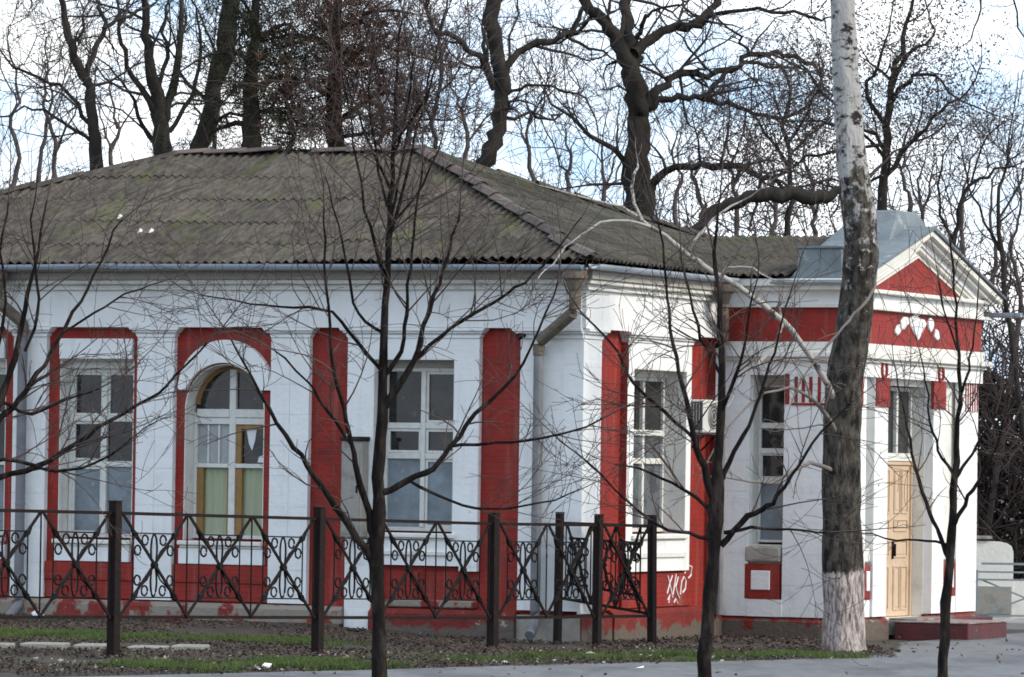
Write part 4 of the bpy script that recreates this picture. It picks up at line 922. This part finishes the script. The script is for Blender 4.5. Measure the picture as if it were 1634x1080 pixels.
young_tree('slender bare young tree rising in front of the maroon doorstep and the right pier', 53.,
    [(1503, 1078, 17), (1508, 990, 16), (1515, 900, 15), (1521, 830, 14), (1524, 760, 11), (1527, 690, 9), (1532, 620, 7), (1528, 540, 5), (1522, 460, 4), (1515, 380, 3)],
    [[(1514, 890, 9), (1500, 855, 7), (1483, 815, 7), (1466, 765, 6), (1452, 700, 4), (1440, 640, 3), (1425, 580, 2)],
     [(1520, 840, 9), (1535, 815, 7), (1552, 780, 6), (1578, 740, 5), (1598, 690, 4), (1610, 630, 3)], [(1524, 760, 7), (1505, 730, 5), (1488, 690, 4), (1480, 630, 3), (1470, 570, 2)],
     [(1524, 765, 6), (1545, 735, 5), (1565, 700, 4), (1590, 660, 3)], [(1530, 640, 5), (1545, 590, 4), (1555, 530, 3), (1560, 460, 2)], [(1516, 870, 5), (1480, 860, 4), (1430, 862, 3), (1380, 850, 2)], [(1528, 560, 4), (1510, 510, 3), (1500, 450, 2)]], dens=4.8, Lt=.8)
# tree at the left edge (trunk outside the picture)
young_tree('bare young tree reaching in from beyond the left edge of the view', 49.,
    [(-60, 1080, 24), (-55, 900, 23), (-45, 780, 21), (-30, 700, 18), (0, 640, 14), (18, 590, 11), (32, 530, 9), (44, 470, 7), (60, 400, 5), (75, 320, 3)],
    [[(-45, 780, 14), (0, 762, 10), (60, 745, 9), (120, 708, 8), (175, 672, 6), (235, 640, 5), (280, 600, 4), (330, 545, 3)],
     [(-30, 690, 12), (10, 660, 10), (40, 625, 9), (70, 580, 7), (98, 530, 6), (128, 480, 5), (160, 420, 4), (190, 350, 3)],
     [(-40, 740, 8), (30, 735, 6), (90, 752, 5), (150, 740, 4), (210, 700, 3)], [(40, 560, 6), (60, 500, 5), (58, 430, 4), (50, 350, 3), (60, 280, 2)], [(-20, 640, 8), (-5, 560, 6), (10, 480, 5), (0, 400, 4), (15, 320, 3)],
     [(100, 530, 4), (150, 500, 4), (200, 470, 3), (260, 450, 2)], [(0, 640, 6), (50, 660, 5), (100, 640, 4), (160, 620, 3)]], dens=4.6, Lt=.9)
# big birch
bt_ = thing('birch_tree', 'large leaning tree with pale upper bark and a limewashed foot before the entrance wing', 'tree', loc=(0, 0, 0))
tk = Twigs(); tk2 = Twigs(); tw = Twigs(); YB = 67.4
BC = dict(kink=.13, up=.0, rmin=.004, dens=2.2, ang=(30, 70), lr=(.35, .6), r0=.014)
TR = [(1348, 1058, 82), (1347, 1036, 74), (1345, 985, 66), (1343, 915, 66), (1342, 820, 62), (1343, 740, 61), (1345, 660, 58), (1349, 600, 60), (1360, 540, 58), (1368, 480, 55), (1374, 420, 56), (1372, 370, 54), (1366, 310, 52), (1358, 250, 48), (1354, 190, 45), (1349, 120, 42), (1346, 50, 41), (1344, -30, 39), (1338, -200, 34)]
o = smooth_path([(*p, r) for p, r in zig(YB, TR)], 5, 0); k = 20; Vv = []; 
for i, q in enumerate(o):
    d_ = (o[min(i + 1, len(o) - 1), :3] - o[max(i - 1, 0), :3]); d_ /= np.linalg.norm(d_)
    for j in range(k):
        t = 2 * PI * j / k; rr = q[3] * (1 + .05 * math.sin(3 * t + i * .12) + .035 * math.sin(5 * t - i * .3) + .03 * math.sin(i * .9 + 2 * t) + R1.gauss(0, .012) + (.16 * max(0, math.sin(4 * t + 1)) * max(0, 1 - i / 6)))
        Vv.append((q[0] + rr * math.cos(t), q[1] + rr * math.sin(t), q[2]))
Qq = [(i * k + j, i * k + (j + 1) % k, (i + 1) * k + (j + 1) % k, (i + 1) * k + j) for i in range(len(o) - 1) for j in range(k)]
npmesh('trunk', Vv, Qq, BIRCH, bt_)
limb(tk, tw, zig(YB, [(1345, 655, 12), (1318, 610, 11), (1288, 560, 10), (1248, 510, 10), (1200, 472, 9), (1150, 440, 9), (1100, 405, 8), (1060, 377, 8), (1025, 352, 6), (990, 330, 4), (930, 315, 3), (860, 295, 2)], dj=-3), BC, dens=1.0, lev=1, Lt=.6)
limb(tk, tw, zig(YB, [(1100, 400, 6), (1128, 362, 5), (1155, 335, 4), (1185, 322, 3)], dj=.3, y0=-1.8), BC, dens=1.5, lev=1, Lt=.5)
limb(tk, tw, zig(YB, [(1025, 352, 6), (1008, 310, 5), (1012, 280, 5), (1018, 262, 3)], dj=.3, y0=-2.3), BC, dens=1.5, lev=1, Lt=.4)
limb(tk, tw, zig(YB, [(1038, 362, 5), (980, 350, 4), (920, 378, 4), (880, 420, 3), (860, 445, 2)], dj=-.6, y0=-2.3), BC, dens=1, lev=1, Lt=.4)
limb(tk, tw, zig(YB, [(1150, 442, 5), (1172, 425, 4), (1200, 430, 3), (1240, 450, 2)], dj=-.5, y0=-1.5), BC, dens=1, lev=1, Lt=.4)
limb(tk, tw, zig(YB, [(1160, 650, 3), (1185, 600, 5), (1215, 575, 6), (1240, 545, 6), (1248, 512, 6)], dj=.4, y0=-1.2), BC, dens=1, lev=1, Lt=.4)
tk.build('branch', BIRCHB, bt_)
limb(tk2, tw, zig(YB, [(1398, 440, 4), (1392, 468, 5), (1372, 492, 5), (1345, 522, 4), (1318, 555, 4), (1290, 590, 3), (1262, 640, 2)], dj=-.8, y0=-.4), BC, dens=1.2, lev=1, Lt=.5)
limb(tk2, tw, zig(YB, [(1348, 760, 10), (1290, 740, 6), (1230, 770, 5), (1180, 765, 3)], dj=-1.4), BC, dens=1.6, lev=2, Lt=.6)
limb(tk2, tw, zig(YB, [(1350, 720, 10), (1310, 650, 7), (1260, 620, 5), (1200, 640, 4), (1150, 700, 3)], dj=-1.8), BC, dens=2, lev=2, Lt=.7)
tk2.build('dark_branch', GREYBR, bt_); tw.build('crown', GREYBR, bt_)

# --- background trees behind the building
OK_ = dict(kink=.24, up=.03, rmin=.0055, dens=2.3, ang=(30, 75), lr=(.38, .62), r0=.03)
def big_tree(label, Y, limbs, cfg=OK_, dens=2., Lt=1.5, lev=3, name='oak_tree', cat='tree', group='large bare trees behind the roof', mtw=OAKT, base_ext=True, mtk=OAK):
    t = thing(name, label, cat, loc=(0, 0, 0), group=group); tk = Twigs(); tw = Twigs(); tips = []
    for i, L_ in enumerate(limbs):
        z = zig(Y, L_, dj=0 if i == 0 else R1.uniform(-1.5, 1.5))
        if i == 0 and base_ext:
            p0, r0_ = z[0]; v_ = z[1][0] - p0; sl = max(-.35, min(.35, v_[0] / max(v_[2], .1))); q0 = np.array([p0[0] - sl * (p0[2] + .2), Y, -.2]); tk.add([q0, (q0 + p0) / 2, p0 + v_ * .05], [r0_ * 1.25, r0_ * 1.1, r0_], 9)
        o = limb(tk, tw, z, cfg, dens=dens if i else dens * .45, lev=lev, Lt=Lt, k=9 if i == 0 else 7, start=.4 if i == 0 else .12, wob=.03); tips.append(o)
    tk.build('trunk', mtk, t); tw.build('crown', mtw, t); return t, tips
big_tree('forked dark bare tree above the left end of the roof', 92.,
    [[(160, 300, 26), (152, 240, 22), (147, 190, 19), (140, 140, 17), (133, 120, 15), (112, 75, 13), (102, 30, 11), (95, -30, 8)],
     [(138, 122, 11), (155, 70, 9), (168, 40, 8), (158, 0, 6)], [(165, 45, 7), (205, 22, 6), (250, 5, 4)], [(112, 78, 6), (132, 45, 4), (128, 20, 3)], [(146, 200, 8), (110, 150, 6), (60, 120, 5), (10, 95, 3)], [(150, 230, 7), (100, 190, 5), (50, 170, 4), (0, 190, 3)]], dens=2.2, Lt=1.4)
big_tree('thick many-stemmed bare tree above the left part of the ridge', 94.,
    [[(262, 270, 34), (256, 200, 28), (250, 150, 22), (238, 90, 16), (230, 40, 13), (225, -20, 9)], [(258, 200, 18), (275, 140, 14), (285, 80, 11), (290, 10, 8)], [(246, 180, 12), (215, 120, 9), (195, 70, 7), (190, 20, 5)], [(250, 150, 8), (265, 90, 7), (262, 30, 5), (270, -20, 3)], [(258, 240, 10), (230, 200, 7), (205, 150, 5), (175, 110, 3)], [(270, 210, 9), (305, 150, 7), (320, 80, 5), (318, 10, 3)]], dens=2.4, Lt=1.4)
big_tree('dark leaning trunk rising to the right above the ridge', 96., [[(312, 265, 30), (325, 215, 28), (338, 165, 27), (350, 100, 26), (362, 40, 27), (375, -40, 24)], [(350, 130, 12), (370, 80, 9), (372, 30, 7)], [(335, 170, 8), (300, 130, 6), (280, 90, 4)], [(330, 200, 7), (370, 180, 6), (400, 190, 4)]], dens=2.2, Lt=1.3)
PN_ = dict(kink=.2, up=.0, rmin=.006, dens=2.2, ang=(35, 80), lr=(.4, .65), r0=.03)
def needles(t, tips, n, R_, m=PINEN, size=.16):
    """needle tufts: thin blades bunched round points near the limbs"""
    V_ = []; Q_ = []; allp = np.concatenate([o[len(o) // 3:, :3] for o in tips])
    c = allp[RNG.integers(0, len(allp), n)] + RNG.normal(0, R_, (n, 3)); B = 14
    dirs = RNG.normal(0, 1, (n, B, 3)); dirs[:, :, 2] += .3; dirs /= np.linalg.norm(dirs, axis=2, keepdims=True); ln = RNG.uniform(.5, 1.1, (n, B, 1)) * size
    cc = c[:, None, :] + RNG.normal(0, .05, (n, B, 3)); side = np.cross(dirs, RNG.normal(0, 1, (n, B, 3))); side /= np.linalg.norm(side, axis=2, keepdims=True); wd = .0075
    a = cc - side * wd; b = cc + side * wd; d_ = cc + dirs * ln + side * wd * .4; e = cc + dirs * ln - side * wd * .4
    V_ = np.stack([a, b, d_, e], 2).reshape(-1, 3); Q_ = np.arange(len(V_)).reshape(-1, 4); npmesh('foliage', V_, Q_, m, t, smooth=False)
t, tips = big_tree('dark pine with straight trunk and thin needle tufts above the middle of the ridge', 90.,
    [[(400, 262, 36), (402, 200, 30), (402, 130, 22), (408, 60, 16), (410, -20, 12)], [(402, 200, 10), (360, 200, 8), (330, 215, 5)], [(402, 150, 9), (445, 120, 7), (475, 130, 4)], [(404, 110, 8), (370, 80, 6), (340, 85, 4)], [(406, 70, 8), (450, 40, 6), (480, 50, 4)], [(408, 30, 6), (385, 0, 5), (360, -20, 3)], [(404, 180, 7), (450, 175, 5), (480, 200, 3)]], cfg=PN_, name='pine_tree', dens=2.2, Lt=1.0, lev=2, group='pines above the ridge')
needles(t, tips, 1000, .5)
t, tips = big_tree('taller pine with rusty brown needles above the ridge, right of the darker pine', 91.,
    [[(535, 262, 30), (535, 190, 26), (535, 120, 21), (538, 60, 16), (540, -30, 12)], [(536, 200, 10), (580, 160, 8), (620, 150, 5), (660, 165, 3)], [(535, 160, 9), (490, 130, 7), (450, 135, 4)], [(537, 120, 10), (580, 80, 8), (630, 75, 5), (670, 90, 3)], [(538, 90, 9), (500, 60, 7), (460, 55, 5)], [(538, 50, 8), (590, 20, 6), (640, 15, 4)], [(538, 20, 7), (500, -10, 5), (470, -20, 3)], [(535, 220, 8), (590, 215, 6), (640, 200, 5), (700, 190, 3)], [(535, 210, 7), (490, 200, 5), (455, 215, 3)]], cfg=PN_, name='pine_tree', dens=2.6, Lt=1.1, lev=2, group='pines above the ridge')
needles(t, tips, 2300, .62, m=PINER, size=.17)
big_tree('slim bare tree between the pine and the twisting trunk', 88., [[(700, 270, 8), (690, 200, 7), (705, 130, 6), (700, 60, 5), (715, -10, 3)], [(690, 200, 4), (660, 130, 3), (650, 60, 2)], [(697, 160, 4), (730, 110, 3), (750, 60, 2)]], dens=2.4, Lt=.9, lev=2)
big_tree('twisting dark trunk with two long side limbs above the right hip of the roof', 85.,
    [[(768, 285, 26), (778, 250, 28), (792, 215, 28), (800, 170, 27), (800, 125, 27), (793, 80, 24), (785, 35, 26), (790, -30, 24)], [(790, 142, 14), (775, 110, 12), (755, 85, 10), (725, 62, 9), (695, 45, 8), (680, 22, 7), (672, -10, 5)], [(804, 108, 14), (828, 85, 12), (860, 68, 11), (895, 57, 10), (915, 45, 9), (925, 20, 8), (940, 8, 5)],
     [(905, 58, 6), (940, 78, 5), (975, 85, 3)], [(780, 110, 8), (772, 70, 7), (778, 40, 5)], [(802, 185, 7), (840, 185, 5), (880, 190, 4), (900, 180, 3)], [(802, 160, 6), (830, 140, 5), (880, 138, 4), (935, 155, 3)], [(806, 170, 6), (815, 168, 6)], [(810, 120, 5), (815, 60, 4), (830, 10, 3)]], dens=2.4, Lt=1.35)
big_tree('massive forked oak with spreading crooked limbs behind the entrance wing', 88.,
    [[(1022, 370, 58), (1020, 320, 50), (1018, 270, 42), (1020, 220, 38), (1020, 180, 36), (1012, 140, 34), (1003, 105, 30), (985, 70, 24), (962, 35, 20), (935, 0, 16), (910, -30, 12)],
     [(1008, 115, 26), (1012, 80, 24), (1003, 40, 20), (998, -10, 18)], [(1012, 85, 20), (1035, 62, 16), (1070, 45, 15), (1105, 38, 13), (1135, 15, 11), (1150, -20, 8)], [(1078, 44, 9), (1120, 35, 8), (1165, 18, 7), (1230, 18, 6), (1290, 25, 5), (1320, 30, 3)],
     [(1030, 168, 18), (1055, 140, 14), (1085, 120, 11), (1130, 118, 10), (1165, 110, 9), (1195, 88, 9), (1240, 85, 8), (1275, 95, 7), (1305, 112, 5), (1320, 150, 3)],
     [(1032, 172, 16), (1050, 162, 12), (1085, 155, 11), (1122, 157, 10), (1165, 168, 8), (1205, 182, 7), (1245, 188, 6), (1280, 178, 5), (1290, 150, 3)], [(1122, 157, 8), (1150, 125, 8), (1175, 105, 7), (1210, 100, 6), (1245, 108, 4)],
     [(1040, 300, 16), (1062, 272, 13), (1090, 265, 11), (1140, 266, 11), (1195, 265, 11)], [(1005, 310, 12), (995, 265, 10), (978, 236, 8)], [(1015, 60, 8), (1030, 35, 7), (1040, 20, 5), (1090, 8, 3)], [(985, 65, 9), (995, 30, 8), (1010, 0, 6)], [(950, 20, 8), (920, 50, 5), (890, 70, 3)],
     [(1140, 118, 5), (1110, 90, 4), (1090, 60, 3)], [(1195, 88, 5), (1180, 55, 4), (1150, 40, 3)]], dens=2.3, Lt=1.5)
big_tree('thick mossy limb sweeping low behind the wing roof', 80., [[(1098, 372, 18), (1130, 345, 18), (1170, 328, 20), (1215, 313, 22), (1265, 310, 24), (1310, 318, 22), (1335, 305, 14), (1380, 290, 8)]], dens=1.2, Lt=.9, lev=2, name='fallen_limb', group=None, base_ext=False)
t, tips = big_tree('bare tree with withered leaf clusters behind the pale upper trunk', 83.,
    [[(1408, 320, 16), (1412, 260, 15), (1416, 200, 13), (1420, 140, 11), (1440, 80, 9), (1450, 20, 6)], [(1410, 290, 9), (1440, 245, 8), (1470, 210, 7), (1500, 180, 5), (1540, 150, 3)], [(1414, 200, 8), (1385, 150, 7), (1400, 100, 5), (1420, 50, 3)], [(1416, 170, 8), (1450, 130, 7), (1490, 120, 5), (1530, 160, 3)], [(1412, 240, 7), (1380, 210, 6), (1330, 200, 5), (1270, 195, 3)], [(1418, 160, 6), (1445, 90, 6), (1490, 60, 4), (1480, 20, 3)], [(1410, 250, 6), (1360, 190, 5), (1300, 130, 5), (1270, 90, 3)], [(1412, 230, 6), (1350, 240, 5), (1300, 250, 5), (1260, 270, 3)], [(1408, 280, 5), (1360, 300, 4), (1290, 290, 3)]], dens=2.3, Lt=1.0, lev=2, mtw=OAKT)
def leaves(t, tips, n, R_, m=DEADL, size=.045):
    allp = np.concatenate([o[len(o) // 2:, :3] for o in tips]); c0 = allp[RNG.integers(0, len(allp), n // 7)] + RNG.normal(0, R_, (n // 7, 3))
    c = c0[RNG.integers(0, len(c0), n)] + RNG.normal(0, .09, (n, 3)); u = RNG.normal(0, 1, (n, 3)); u /= np.linalg.norm(u, axis=1, keepdims=True); v = np.cross(u, RNG.normal(0, 1, (n, 3))); v /= np.linalg.norm(v, axis=1, keepdims=True)
    s = RNG.uniform(.5, 1.2, (n, 1)) * size; V_ = np.stack([c - u * s, c - v * s * .5, c + u * s, c + v * s * .5], 1).reshape(-1, 3); npmesh('foliage', V_, np.arange(len(V_)).reshape(-1, 4), m, t, smooth=False)
leaves(t, tips, 12000, .5, size=.030)
t, tips = big_tree('slight bare tree with a few withered leaves right of the massive oak', 86., [[(1255, 380, 9), (1258, 320, 8), (1256, 260, 8), (1252, 200, 7), (1262, 140, 5)], [(1256, 260, 5), (1220, 210, 5), (1195, 170, 3)], [(1257, 250, 5), (1290, 220, 4), (1320, 190, 3)], [(1258, 300, 5), (1200, 280, 4), (1150, 250, 3)], [(1256, 230, 5), (1300, 160, 4), (1310, 100, 2)], [(1258, 310, 5), (1310, 290, 4)]], dens=2.6, Lt=1.0, lev=2)
leaves(t, tips, 7000, .45, size=.028)
big_tree('slim dark crooked tree right of the pediment', 86., [[(1505, 450, 10), (1518, 390, 9), (1530, 340, 8), (1545, 300, 6), (1575, 280, 5), (1620, 265, 3)], [(1520, 380, 5), (1500, 320, 4), (1505, 250, 3)], [(1545, 300, 4), (1560, 240, 3), (1600, 190, 2)]], dens=2.6, Lt=1.0, lev=2)
big_tree('thin bare tree at the far right above the white wall', 90., [[(1612, 520, 9), (1600, 420, 8), (1590, 340, 7), (1600, 280, 5), (1612, 220, 3)], [(1595, 400, 5), (1560, 330, 4), (1540, 280, 3)], [(1592, 350, 4), (1630, 290, 4), (1650, 240, 3)]], dens=2.6, Lt=1.0, lev=2)
big_tree('drooping bare shoots hanging in at the top right corner', 74., [[(1700, -120, 12), (1640, -60, 8), (1570, -20, 6), (1520, -10, 4)], [(1565, -20, 4), (1560, 30, 3), (1540, 70, 2)], [(1600, -40, 4), (1620, 20, 3), (1650, 80, 2)]], dens=1.3, Lt=.8, lev=1, base_ext=False, mtw=OAKT, cfg=dict(kink=.12, up=-.08, rmin=.0035, dens=2, ang=(25, 60), lr=(.4, .6), r0=.01))
# slimmer trees and saplings filling the gaps
cfgf = dict(kink=.22, up=.08, rmin=.0052, dens=2.4, ang=(25, 60), lr=(.4, .65), r0=.018)
FILL = [(20, 300, 40, 104), (60, 300, 100, 108), (85, 300, 60, 100), (190, 290, 120, 105), (340, 265, 60, 110), (460, 265, 30, 108), (600, 262, 20, 106), (655, 262, 60, 101), (735, 275, 90, 104), (850, 300, 150, 96), (905, 320, 200, 98), (960, 340, 220, 104), (1085, 370, 200, 96), (1120, 370, 240, 102), (1175, 380, 200, 99), (1230, 380, 230, 108), (1300, 380, 180, 100), (1450, 350, 220, 98), (1480, 380, 260, 102), (1540, 450, 230, 97), (1575, 480, 260, 101), (1625, 520, 250, 99)]
DESC = ['far left edge', 'left of the forked tree', 'beside the forked tree', 'between the forked tree and the many-stemmed one', 'behind the leaning trunk', 'between the two pines', 'right of the rusty pine', 'behind the first rise of the hip', 'left of the twisting trunk', 'above the middle of the hip slope', 'in the open sky above the hip slope', 'left of the massive oak', 'right of the massive oak trunk', 'behind the broken stub', 'above the low mossy limb', 'farthest behind the wing roof', 'left of the pale trunk', 'right of the pale trunk', 'above the pediment', 'right of the pediment', 'beyond the pediment corner', 'at the right edge']
for (px, py, top, Y_), ds in zip(FILL, DESC):
    x = px; segs = []; yy = py; 
    while yy > top: segs.append((x, yy, 7 * (yy - top) / (py - top) + 2)); yy -= R1.uniform(35, 55); x += R1.uniform(-14, 14)
    segs.append((x, top, 2)); lim = [segs]
    for _ in range(4):
        k = R1.randrange(1, max(2, len(segs) - 1)); sx, sy, sw = segs[k]; dx = R1.choice((-1, 1)) * R1.uniform(20, 55)
        lim.append([(sx, sy, sw * .6), (sx + dx * .5, sy - R1.uniform(20, 45), sw * .45), (sx + dx, sy - R1.uniform(50, 100), 2)])
    big_tree('thin grey bare tree ' + ds, Y_, lim, cfg=cfgf, dens=4.2, Lt=1.25, lev=2, name='bare_tree', group='thin bare trees far behind the roof', mtw=FART, mtk=FART)
# dense dark thicket behind the right edge
def thicket(name, label, x0, x1, y0_, y1_, z0, z1, n, m, kk=.3, L=1.6, seed=3):
    tw = Twigs(); c = dict(kink=kk, up=.08, rmin=.007, dens=1.6, ang=(20, 70), lr=(.4, .7), r0=.03)
    for _ in range(n):
        p = np.array([R1.uniform(x0, x1), R1.uniform(y0_, y1_), R1.uniform(z0, z1)]); d_ = np.array([R1.gauss(0, .5), R1.gauss(0, .5), R1.uniform(.2, 1)]); d_ /= np.linalg.norm(d_); grow(tw, p, d_, R1.uniform(.6, 1) * L, .02, 2, c)
    o = tw.build(name, m); tag(o, label, 'thicket', kind='stuff'); return o
thicket('thicket', 'dense dark brown thicket of bare brush beyond the right end of the building', 8.6, 16, 92, 101, 0, 4.3, 900, BRUSH)
thicket('thicket', 'paler grey tangle of bare twigs above the dark thicket at the right', 7.8, 16, 97, 106, 3.6, 6.3, 420, FART)
thicket('thicket', 'far tangle of bare twigs showing low behind the roof ridge', -13, 9, 112, 122, 5, 8.2, 900, FART, L=1.8)
# dark dense hedge backing the thicket
def hedge():
    n = 26000; c = np.stack([RNG.uniform(8.8, 17, n), RNG.uniform(99, 101.5, n), RNG.uniform(0, 1, n) ** .9 * 4.6], 1); top = 4.2 + .5 * np.sin(c[:, 0] * 1.7) + .3 * np.sin(c[:, 0] * 4.1)
    c = c[c[:, 2] < top]; n = len(c); u = RNG.normal(0, 1, (n, 3)); u /= np.linalg.norm(u, axis=1, keepdims=True); v = np.cross(u, RNG.normal(0, 1, (n, 3))); v /= np.linalg.norm(v, axis=1, keepdims=True); s = RNG.uniform(.06, .13, (n, 1))
    V_ = np.stack([c - u * s, c - v * s * .5, c + u * s, c + v * s * .5], 1).reshape(-1, 3); o = npmesh('hedge', V_, np.arange(len(V_)).reshape(-1, 4), BRUSH, smooth=False); tag(o, 'dark mass of withered hedge foliage behind the low white wall', 'hedge', kind='stuff')
hedge()

# ================================================================== GROUND COVER
def blades(name, label, cat, n, fn, m, hmin, hmax, wd, flat=False):
    P_ = []; 
    while len(P_) < n:
        x = R1.uniform(-9, 8); y = R1.uniform(54, 76); 
        if fn(x, y): P_.append((x, y, float(gz(x, y))))
    c = np.array(P_); n = len(c)
    if flat:
        c[:, 2] += RNG.uniform(.03, .07, n); u = RNG.normal(0, 1, (n, 3)); u[:, 2] *= .45; u /= np.linalg.norm(u, axis=1, keepdims=True); v = np.cross(u, RNG.normal(0, 1, (n, 3))); v[:, 2] *= .5; v /= np.linalg.norm(v, axis=1, keepdims=True); s = RNG.uniform(hmin, hmax, (n, 1))
        V_ = np.stack([c - u * s, c - v * s * .6, c + u * s, c + v * s * .6], 1).reshape(-1, 3)
    else:
        d_ = RNG.normal(0, .35, (n, 3)); d_[:, 2] = 1; s = np.cross(d_, RNG.normal(0, 1, (n, 3))); s /= np.linalg.norm(s, axis=1, keepdims=True); h = RNG.uniform(hmin, hmax, (n, 1))
        V_ = np.stack([c - s * wd, c + s * wd, c + d_ * h + s * wd * .2, c + d_ * h - s * wd * .2], 1).reshape(-1, 3)
    o = npmesh(name, V_, np.arange(len(V_)).reshape(-1, 4), m, smooth=False); tag(o, label, cat, kind='stuff'); return o
Cx, Cy = C0.x, C0.y
def local(x, y): dx, dy = x - Cx, y - Cy; c, s = math.cos(TH), math.sin(TH); return dx * c - dy * s, dx * s + dy * c
def inb(x, y):
    lx, ly = local(x, y); return (lx < .06 and ly > -.15) or (lx < XD + .1 and ly > YC - .1) or (lx < XD + 1.3 and ly > YC + 1.7)
def offpath(x, y): return x * nn[0] + y * nn[1] < PN - .02 + .05 * math.sin(x * 3) and x < 5.0
PATCH = [(-4.9, 66.2, 1.3, 1.3), (-2.9, 66.0, 1.2, .9), (-6.3, 66, 1.5, 1.5), (-2.0, 59.0, .9, 1.3), (-2.7, 58.0, .9, 1.2), (-3.6, 57.0, 1.0, 1.0), (1.2, 63.0, 1.3, .6), (2.6, 64.6, 1.6, .55), (3.6, 65.6, 1.0, .7), (-.3, 61.4, .8, .35)]
def grassy(x, y):
    if not offpath(x, y) or inb(x, y): return False
    for (cx, cy, rx, ry) in PATCH:
        q = ((x - cx) / rx) ** 2 + ((y - cy) / ry) ** 2
        if q < R1.uniform(.25, 1.25) and math.sin(x * 2.7 + y * 1.1) + math.sin(x * 5.9 - y * 2.3) + .8 * math.sin(y * 4.1 + x) > R1.uniform(-1.3, .9): return True
    return False
blades('grass', 'short green grass in uneven patches on the soil by the fence', 'grass', 60000, grassy, GRASS, .035, .11, .006)
blades('grass', 'thin dull grass scattered along the path edge', 'grass', 14000, lambda x, y: offpath(x, y) and not inb(x, y) and x * nn[0] + y * nn[1] > PN - 2.2 and R1.random() < .6, SLATE2, .02, .08, .005)
blades('leaf_litter', 'brown dead leaves and debris lying on the bare soil', 'leaf litter', 42000, lambda x, y: offpath(x, y) and not inb(x, y) and (math.sin(x * 1.9 + y) + math.sin(y * 1.3 - x) > -1.0), LITT, .010, .032, 0, flat=True)
blades('leaf_litter', 'pale scattered scraps and dry leaves near the fence foot', 'leaf litter', 450, lambda x, y: offpath(x, y) and not inb(x, y) and x * nn[0] + y * nn[1] > PN - 3.2, STONE, .015, .04, 0, flat=True)
blades('leaf_litter', 'few dry leaves blown onto the asphalt path', 'leaf litter', 160, lambda x, y: (not offpath(x, y)) and y < 73 and not inb(x, y) and R1.random() < .3 + .7 * (x * nn[0] + y * nn[1] < PN + .5), LITT, .02, .045, 0, flat=True)
def rock(p, r, m=STONE, name='stone', label='', squash=.6, cat='stone', group=None):
    bm = bmesh.new(); bmesh.ops.create_icosphere(bm, subdivisions=2, radius=r)
    rnd = random.Random(hash((round(p[0], 2), round(p[1], 2))) % 999)
    for v in bm.verts: v.co *= 1 + rnd.uniform(-.22, .18); v.co.z *= squash
    me = bpy.data.meshes.new(name); bm.to_mesh(me); bm.free(); me.materials.append(m); o = bpy.data.objects.new(name, me); col.objects.link(o); o.location = p; o.rotation_euler.z = rnd.uniform(0, 6); tag(o, label, cat, group); return o
def gp(px, py, z=0.0):
    r = ray(px, py); t = (z - EYE) / r[2]; p = r * t; zz = float(gz(p[0], p[1])); t = (zz - EYE) / r[2]; p = r * t; return p[0], p[1], zz
for (px, py, r, lab, mt, sq) in ((868, 1012, .10, 'large pale broken block at the foot of the right downpipe', STONE, 1.1), (850, 1014, .07, 'dark rounded stone left of the pale block under the downpipe', OAK, .9), (843, 1018, .06, 'small grey stone below the downpipe mouth', STONE, .7), (1014, 1034, .05, 'pale stone on the grass beneath the fence corner', STONE, .7), (942, 1046, .07, 'grey pointed stone left of the wicket posts', STONE, .7), (805, 1057, .045, 'small white stone on the path verge', PAPER, .6),
                              (1024, 1030, .05, 'whitish stone nearest the end post', PAPER, .6), (60, 985, .10, 'whitish lump below the left downpipe', PAPER, .9)):
    x, y, z = gp(px, py + 3); rock((x, y, z + r * .4), r, mt, label=lab, squash=sq)
x, y, z = gp(410, 1072); o = MB(); o.v = [(0, 0, .02), (.14, .02, .05), (.16, .12, .09), (.03, .13, .03), (.08, .07, .10)]; o.f = [(0, 1, 4), (1, 2, 4), (2, 3, 4), (3, 0, 4)]; o = tag(o.build('paper_scrap', PAPER), 'crumpled white paper scrap on the grass at the bottom edge', 'litter'); o.location = (x, y, z)
x, y, z = gp(1013, 1072); o = MB(); o.v = [(0, 0, .045), (.10, .02, .05), (.11, .10, .07), (.02, .09, .045)]; o.f = [(0, 1, 2, 3)]; o = tag(o.build('paper_scrap', PAPER), 'tiny white scrap lying on the asphalt path', 'litter'); o.location = (x, y, z)
# broken concrete slabs laid as an old path by the left fence post
slabs = thing('slab_path', 'row of broken grey concrete slabs sunk in the soil behind the left fence post', 'slab path', loc=(0, 0, 0))
xs_ = [(-6.9, 60.9), (-6.2, 61.2), (-5.55, 61.6), (-4.95, 61.8), (-4.35, 62.1), (-3.85, 62.2)]
for i, (x, y) in enumerate(xs_):
    r_ = random.Random(i); w_ = .30 - .02 * i; mb = MB(); z = float(gz(x, y)); pts = [(x - w_, y - .32 + r_.uniform(-.05, .05)), (x + w_ - .02, y - .30 + r_.uniform(-.05, .05)), (x + w_ + .04, y + .28 + r_.uniform(-.08, .05)), (x - w_ + .05, y + .33 + r_.uniform(-.08, .05))]
    mb.poly(pts, lambda a, b, d_: (a, b, d_), z - .05, z + .085 + r_.uniform(-.01, .02)); mb.build('slab', SLAB, slabs, bevel=.012)
